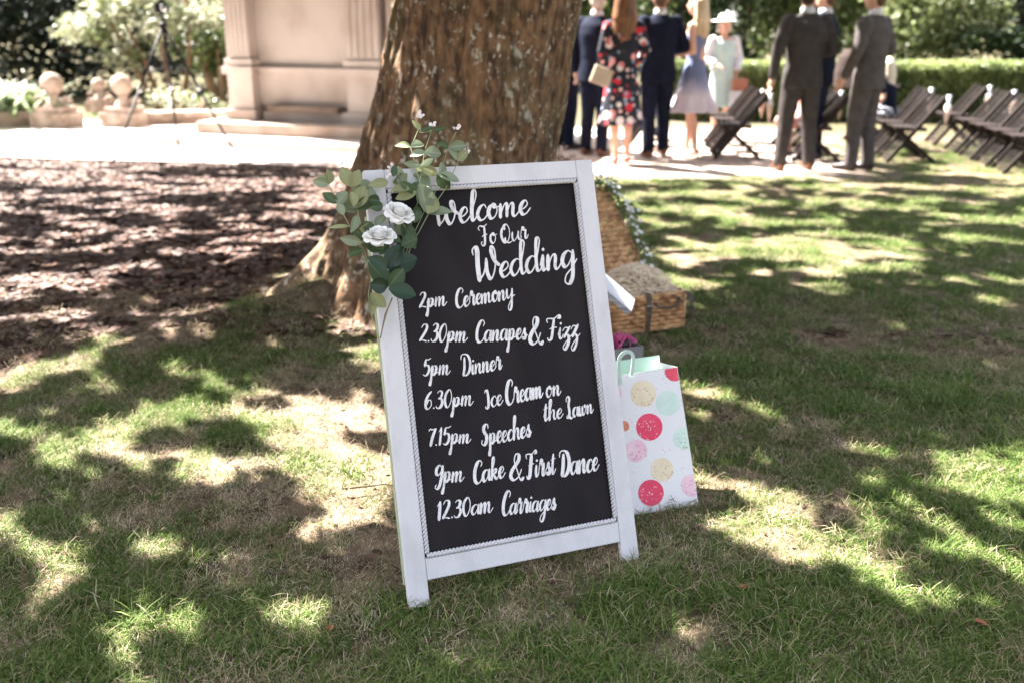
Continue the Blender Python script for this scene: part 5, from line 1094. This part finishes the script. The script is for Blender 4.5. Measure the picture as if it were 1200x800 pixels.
def dress(e, m, hem, top, hw_, asym=0., fold=.05, sleeve=None, J=None, nm='dress', waist=1.08, wr_=.135, bust=.155, cy=.0, nf=8):
    rs = []; n_ = 9
    for j in range(n_): t = j/(n_-1); z = hem+(waist-hem)*t; q = hw_+(wr_-hw_)*(t**.75); rs.append((z, 0, .0, q, q*.80))
    rs += [(1.16,0,0,wr_+.008,wr_*.84), (1.28,0,-.01,bust,.128), (top-.04,0,-.005,bust*.98,.115), (top,0,0,bust*.86,.095)]
    b = MB(); b.loft(rs, 40, fold, nf)
    if sleeve:
        for i in (0, 1): b.cap(J['sh'][i]+V3(0,0,-.01), J['el'][i], .062, .05); 
        if sleeve == 'long':
            for i in (0, 1): b.cap(J['el'][i], J['el'][i].lerp(J['wr'][i], .9), .05, .04)
    o = b.build(nm, m, e, True); remesh(o, .011, 1); return o
hang = lambda k, fwd=0: ((k*.265,.03,1.16), (k*.27,-.05-fwd,.91))
bent = lambda k: ((k*.27,.06,1.16), (k*.12,-.18,1.10))
# right-hand trio
person('person in a charcoal suit and brown shoes standing with their back to us', 2.83, 10.02, pi+.12, 1.0, arms=[bent(-1), ((.285,.03,1.16),(.30,.0,.90))], feet=[(-.15,-.02),(.17,.03)], hy=-.5, c=GR, shoe=BRS)
person('person in a navy suit partly hidden behind the charcoal suited one', 3.22, 10.75, -pi/2-.5, 1.0, arms=[bent(-1), bent(1)], hair=('short', HB), c=NV, shoe=BLS)
e, J = person('person in a lighter grey suit, seen from behind, right of the group', 3.47, 10.0, pi+.75, .99, arms=[bent(-1), ((.27,-.0,1.16),(.25,-.12,.92))], feet=[(-.06,.05),(.09,-.05)], hy=.3, hair=('short', HB), c=LG, shoe=BLS)
o = MB(); o.loft([(.80,.0,0,.05,.13),(.95,0,0,.07,.16),(1.10,0,0,.07,.15),(1.18,0,0,.035,.09)], 16, .12, 5); jo = o.build('folded_jacket', cloth('brown_cloth', (.045,.032,.028)), None, True, (3.17, 10.05, 0)); remesh(jo, .012, 3); jo.rotation_euler = (0,.15,.5); tag(jo, 'dark brown jacket draped over the arm of the lighter grey suited person', 'jacket')
# left-hand group by the trunk
person('person in a navy suit beside the trunk with grey hair, sunlit shoulders', .90, 11.1, pi-.55, .98, arms=[((-.27,.0,1.16),(-.26,-.10,.93)), hang(1)], hair=('short', HG), c=NV, shoe=BRS, hy=.4)
person('person in a navy suit mostly hidden behind the trunk edge', .62, 11.7, pi-1.2, .98, hair=('short', HA), c=NV, shoe=BLS)
FD = mat('floral_fabric', (.010,.012,.022), (.016,.02,.03), rough=.8, scale=5)
n_, l_ = nodes(FD); b_ = n_['Principled BSDF']; tc = [q for q in n_ if q.type == 'TEX_COORD'][0]; base = b_.inputs['Base Color'].links[0].from_socket
def vor(scale, lo, hi, off):
    mp = n_.new('ShaderNodeMapping'); mp.inputs['Location'].default_value = off; l_.new(tc.outputs['Object'], mp.inputs[0]); v = n_.new('ShaderNodeTexVoronoi'); v.inputs['Scale'].default_value = scale; v.inputs['Randomness'].default_value = .8; l_.new(mp.outputs[0], v.inputs['Vector'])
    m_ = n_.new('ShaderNodeMapRange'); m_.inputs['From Min'].default_value = lo; m_.inputs['From Max'].default_value = hi; m_.inputs['To Min'].default_value = 1; m_.inputs['To Max'].default_value = 0; l_.new(v.outputs['Distance'], m_.inputs[0]); return m_.outputs[0], v
for scale, lo, hi, off, cols in ((8.5, .36, .40, (0,0,0), ((.72,.30,.30), (.75,.66,.66), (.55,.03,.05))), (13, .26, .30, (.37,.2,.1), ((.62,.04,.06), (.70,.45,.42), (.30,.36,.50)))):
    f_, v = vor(scale, lo, hi, off); sp_ = n_.new('ShaderNodeSeparateColor'); l_.new(v.outputs['Color'], sp_.inputs[0]); cr = n_.new('ShaderNodeValToRGB'); cr.color_ramp.interpolation = 'CONSTANT'
    cr.color_ramp.elements[0].color = (*cols[0], 1); cr.color_ramp.elements[1].color = (*cols[1], 1); cr.color_ramp.elements[1].position = .36; q = cr.color_ramp.elements.new(.70); q.color = (*cols[2], 1); l_.new(sp_.outputs[0], cr.inputs[0])
    mx = n_.new('ShaderNodeMix'); mx.data_type = 'RGBA'; l_.new(f_, mx.inputs[0]); l_.new(base, mx.inputs[6]); l_.new(cr.outputs[0], mx.inputs[7]); base = mx.outputs[2]
l_.new(base, b_.inputs['Base Color'])
e, J = person('person with long auburn hair in a black floral dress and coral shoes', 1.12, 10.45, pi+.1, .965, True, arms=[((-.24,.02,1.18),(-.20,-.16,1.05)), ((.23,.02,1.17),(.19,-.16,.98))], feet=[(-.09,-.05),(.06,.05)], hair=('long', HA), shoe=CORS)
dress(e, FD, .42, 1.42, .25, sleeve='long', J=J, wr_=.15, bust=.175, fold=.07)
o = MB().box(-.10,.10,-.02,.02,-.09,.09).build('clutch_bag', mat('beige_clutch', (.50,.40,.31), rough=.6), None, False, (.90, 10.32, .90)); bevel(o, .012, 3); o.rotation_euler = (0,.35,.1); tag(o, 'beige clutch bag held beside the black floral dress', 'clutch bag')
person('person in a navy suit seen from behind, right of the floral dress', 1.56, 11.0, pi+.25, .99, arms=[bent(-1), hang(1)], hair=('short', HB), c=NV, shoe=BRS, hy=-.3, feet=[(-.13,-.08),(.10,.06)])
BD = mat('ombre_fabric', (.5,.5,.5), (.5,.5,.5), rough=.7); n_, l_ = nodes(BD); b_ = n_['Principled BSDF']; tc = [q for q in n_ if q.type == 'TEX_COORD'][0]; sp_ = n_.new('ShaderNodeSeparateXYZ'); l_.new(tc.outputs['Object'], sp_.inputs[0]); no = n_.new('ShaderNodeTexNoise'); no.inputs['Scale'].default_value = 6; l_.new(tc.outputs['Object'], no.inputs[0])
ma = n_.new('ShaderNodeMath'); ma.operation = 'MULTIPLY_ADD'; ma.inputs[1].default_value = .22; l_.new(no.outputs['Fac'], ma.inputs[0]); l_.new(sp_.outputs[2], ma.inputs[2]); cr = n_.new('ShaderNodeValToRGB'); cr.color_ramp.elements[0].position = .78; cr.color_ramp.elements[0].color = (.58,.52,.58,1); cr.color_ramp.elements[1].position = 1.0; cr.color_ramp.elements[1].color = (.13,.16,.28,1); q = cr.color_ramp.elements.new(.9); q.color = (.30,.30,.42,1); l_.new(ma.outputs[0], cr.inputs[0]); l_.new(cr.outputs[0], b_.inputs['Base Color'])
e, J = person('person with long blonde hair in a blue to white ombre dress', 1.98, 11.15, -pi/2-.55, .955, True, arms=[((-.20,.0,1.17),(-.12,-.20,1.16)), ((.20,.05,1.16),(.13,-.18,1.12))], hair=('long', HBL), shoe=mat('nude_leather', (.60,.42,.33), rough=.4), feet=[(-.07,-.08),(.08,.08)])
dress(e, BD, .50, 1.36, .34, J=J, wr_=.118, fold=.10, nf=9)
MT = cloth('mint_silk', (.50,.64,.62), (.44,.58,.56), rough=.6)
e, J = person('person in a pale mint dress, white jacket and wide white hat', 2.56, 12.55, .1, .83, True, arms=[((-.25,.02,1.16),(-.12,-.17,1.08)), ((.25,.02,1.16),(.17,-.14,.98))], hair=('bob', HG), shoe=WS, feet=[(-.07,0),(.07,-.04)])
dress(e, MT, .48, 1.42, .21, J=J, wr_=.15, bust=.165, fold=.05)
b = MB(); b.loft([(1.00,0,.025,.175,.125),(1.15,0,.025,.172,.125),(1.32,0,.02,.178,.125),(1.44,0,.02,.13,.09)], 20)
for i in (0, 1): b.cap(J['sh'][i]+V3(0,0,-.01), J['el'][i], .072, .066); b.cap(J['el'][i], J['el'][i].lerp(J['wr'][i], .7), .066, .06)
remesh(b.build('white_jacket', WS, e, True), .012, 3)
hat = lathe([(.0,1.79),(.07,1.785),(.095,1.75),(.10,1.70),(.11,1.69),(.17,1.70),(.215,1.685),(.17,1.692),(.10,1.683)], 28)
for k_ in range(8): a = k_*.8; hat.ell((.08+.05*cos(a), -.05*sin(a), 1.76+.03*sin(2*a)), (.05,.015,.03), tilt(a, .5*a, a))
hat.build('hat', mat('hat_white', (.78,.79,.79), rough=.7), e, True)
hb_ = empty('handbag', (2.75, 12.40, .60), .15, 'brown and white handbag carried by the person in mint', 'handbag'); bevel(MB().box(-.09,.09,-.04,.04,.0,.14).build('bag_body', mat('tan_bag', (.42,.17,.11), rough=.5), hb_), .012, 3); MB().box(-.10,.10,-.038,.045,-.17,-.004).build('lower_bag', WS, hb_)
MB().tube([(-.06,0,.14), (-.05,0,.22), (0,0,.25), (.05,0,.22), (.06,0,.14)], .006, 6).build('handle', BRS, hb_, True)
# seated child in navy with long blonde hair
e, J = person('person with long blonde hair seated in navy top and patterned skirt', 4.34, 11.72, -pi/2-.75, .74, True, arms=[((-.20,-.02,1.18),(-.16,-.24,1.02)), ((.20,-.02,1.18),(.16,-.24,1.02))], hair=('long', mat('hair_pale', (.68,.60,.48), (.52,.43,.32), rough=.45, scale=5, stretch=(9,9,1))), shoe=BLS, sit=True, lean=.12)
b = MB(); b.loft([(J['tr'](z).z, 0, J['tr'](z).y, rx, ry) for z, rx, ry in ((.90,.165,.13),(1.05,.135,.115),(1.2,.145,.12),(1.34,.165,.12),(1.43,.13,.08))], 20)
for i in (0, 1): b.cap(J['sh'][i]+V3(0,0,-.01), J['sh'][i].lerp(J['el'][i], .6), .06, .055)
remesh(b.build('navy_top', NV, e, True), .012, 3)
b = MB()
for i in (0, 1): b.cap(J['hips'][i]+V3(0,0,.02), J['kn'][i], .125, .10); b.cap(J['kn'][i], J['kn'][i].lerp(J['an'][i], .5), .10, .085)
SKM = mat('spotted_skirt', (.03,.035,.07), (.65,.65,.70), rough=.8, scale=32, lo=.5, hi=.56); remesh(b.build('patterned_skirt', SKM, e, True), .013, 3)
# seated child behind the charcoal suited person
e, J = person('person in coral and white seated behind the charcoal suited one', 3.27, 11.3, -pi/2+.5, .72, True, hair=('bob', HB), arms=[((-.20,-.02,1.18),(-.14,-.24,1.0)), ((.20,-.02,1.18),(.14,-.24,1.0))], shoe=NV, sit=True)
b = MB(); b.loft([(J['tr'](z).z, 0, J['tr'](z).y, rx, ry) for z, rx, ry in ((.88,.165,.13),(1.05,.135,.115),(1.2,.145,.12),(1.34,.165,.12),(1.43,.13,.08))], 20)
for i in (0, 1): b.cap(J['hips'][i]+V3(0,0,.02), J['kn'][i], .12, .095)
remesh(b.build('coral_dress', cloth('coral_cloth', (.62,.16,.12), (.68,.45,.40)), e, True), .012, 3)
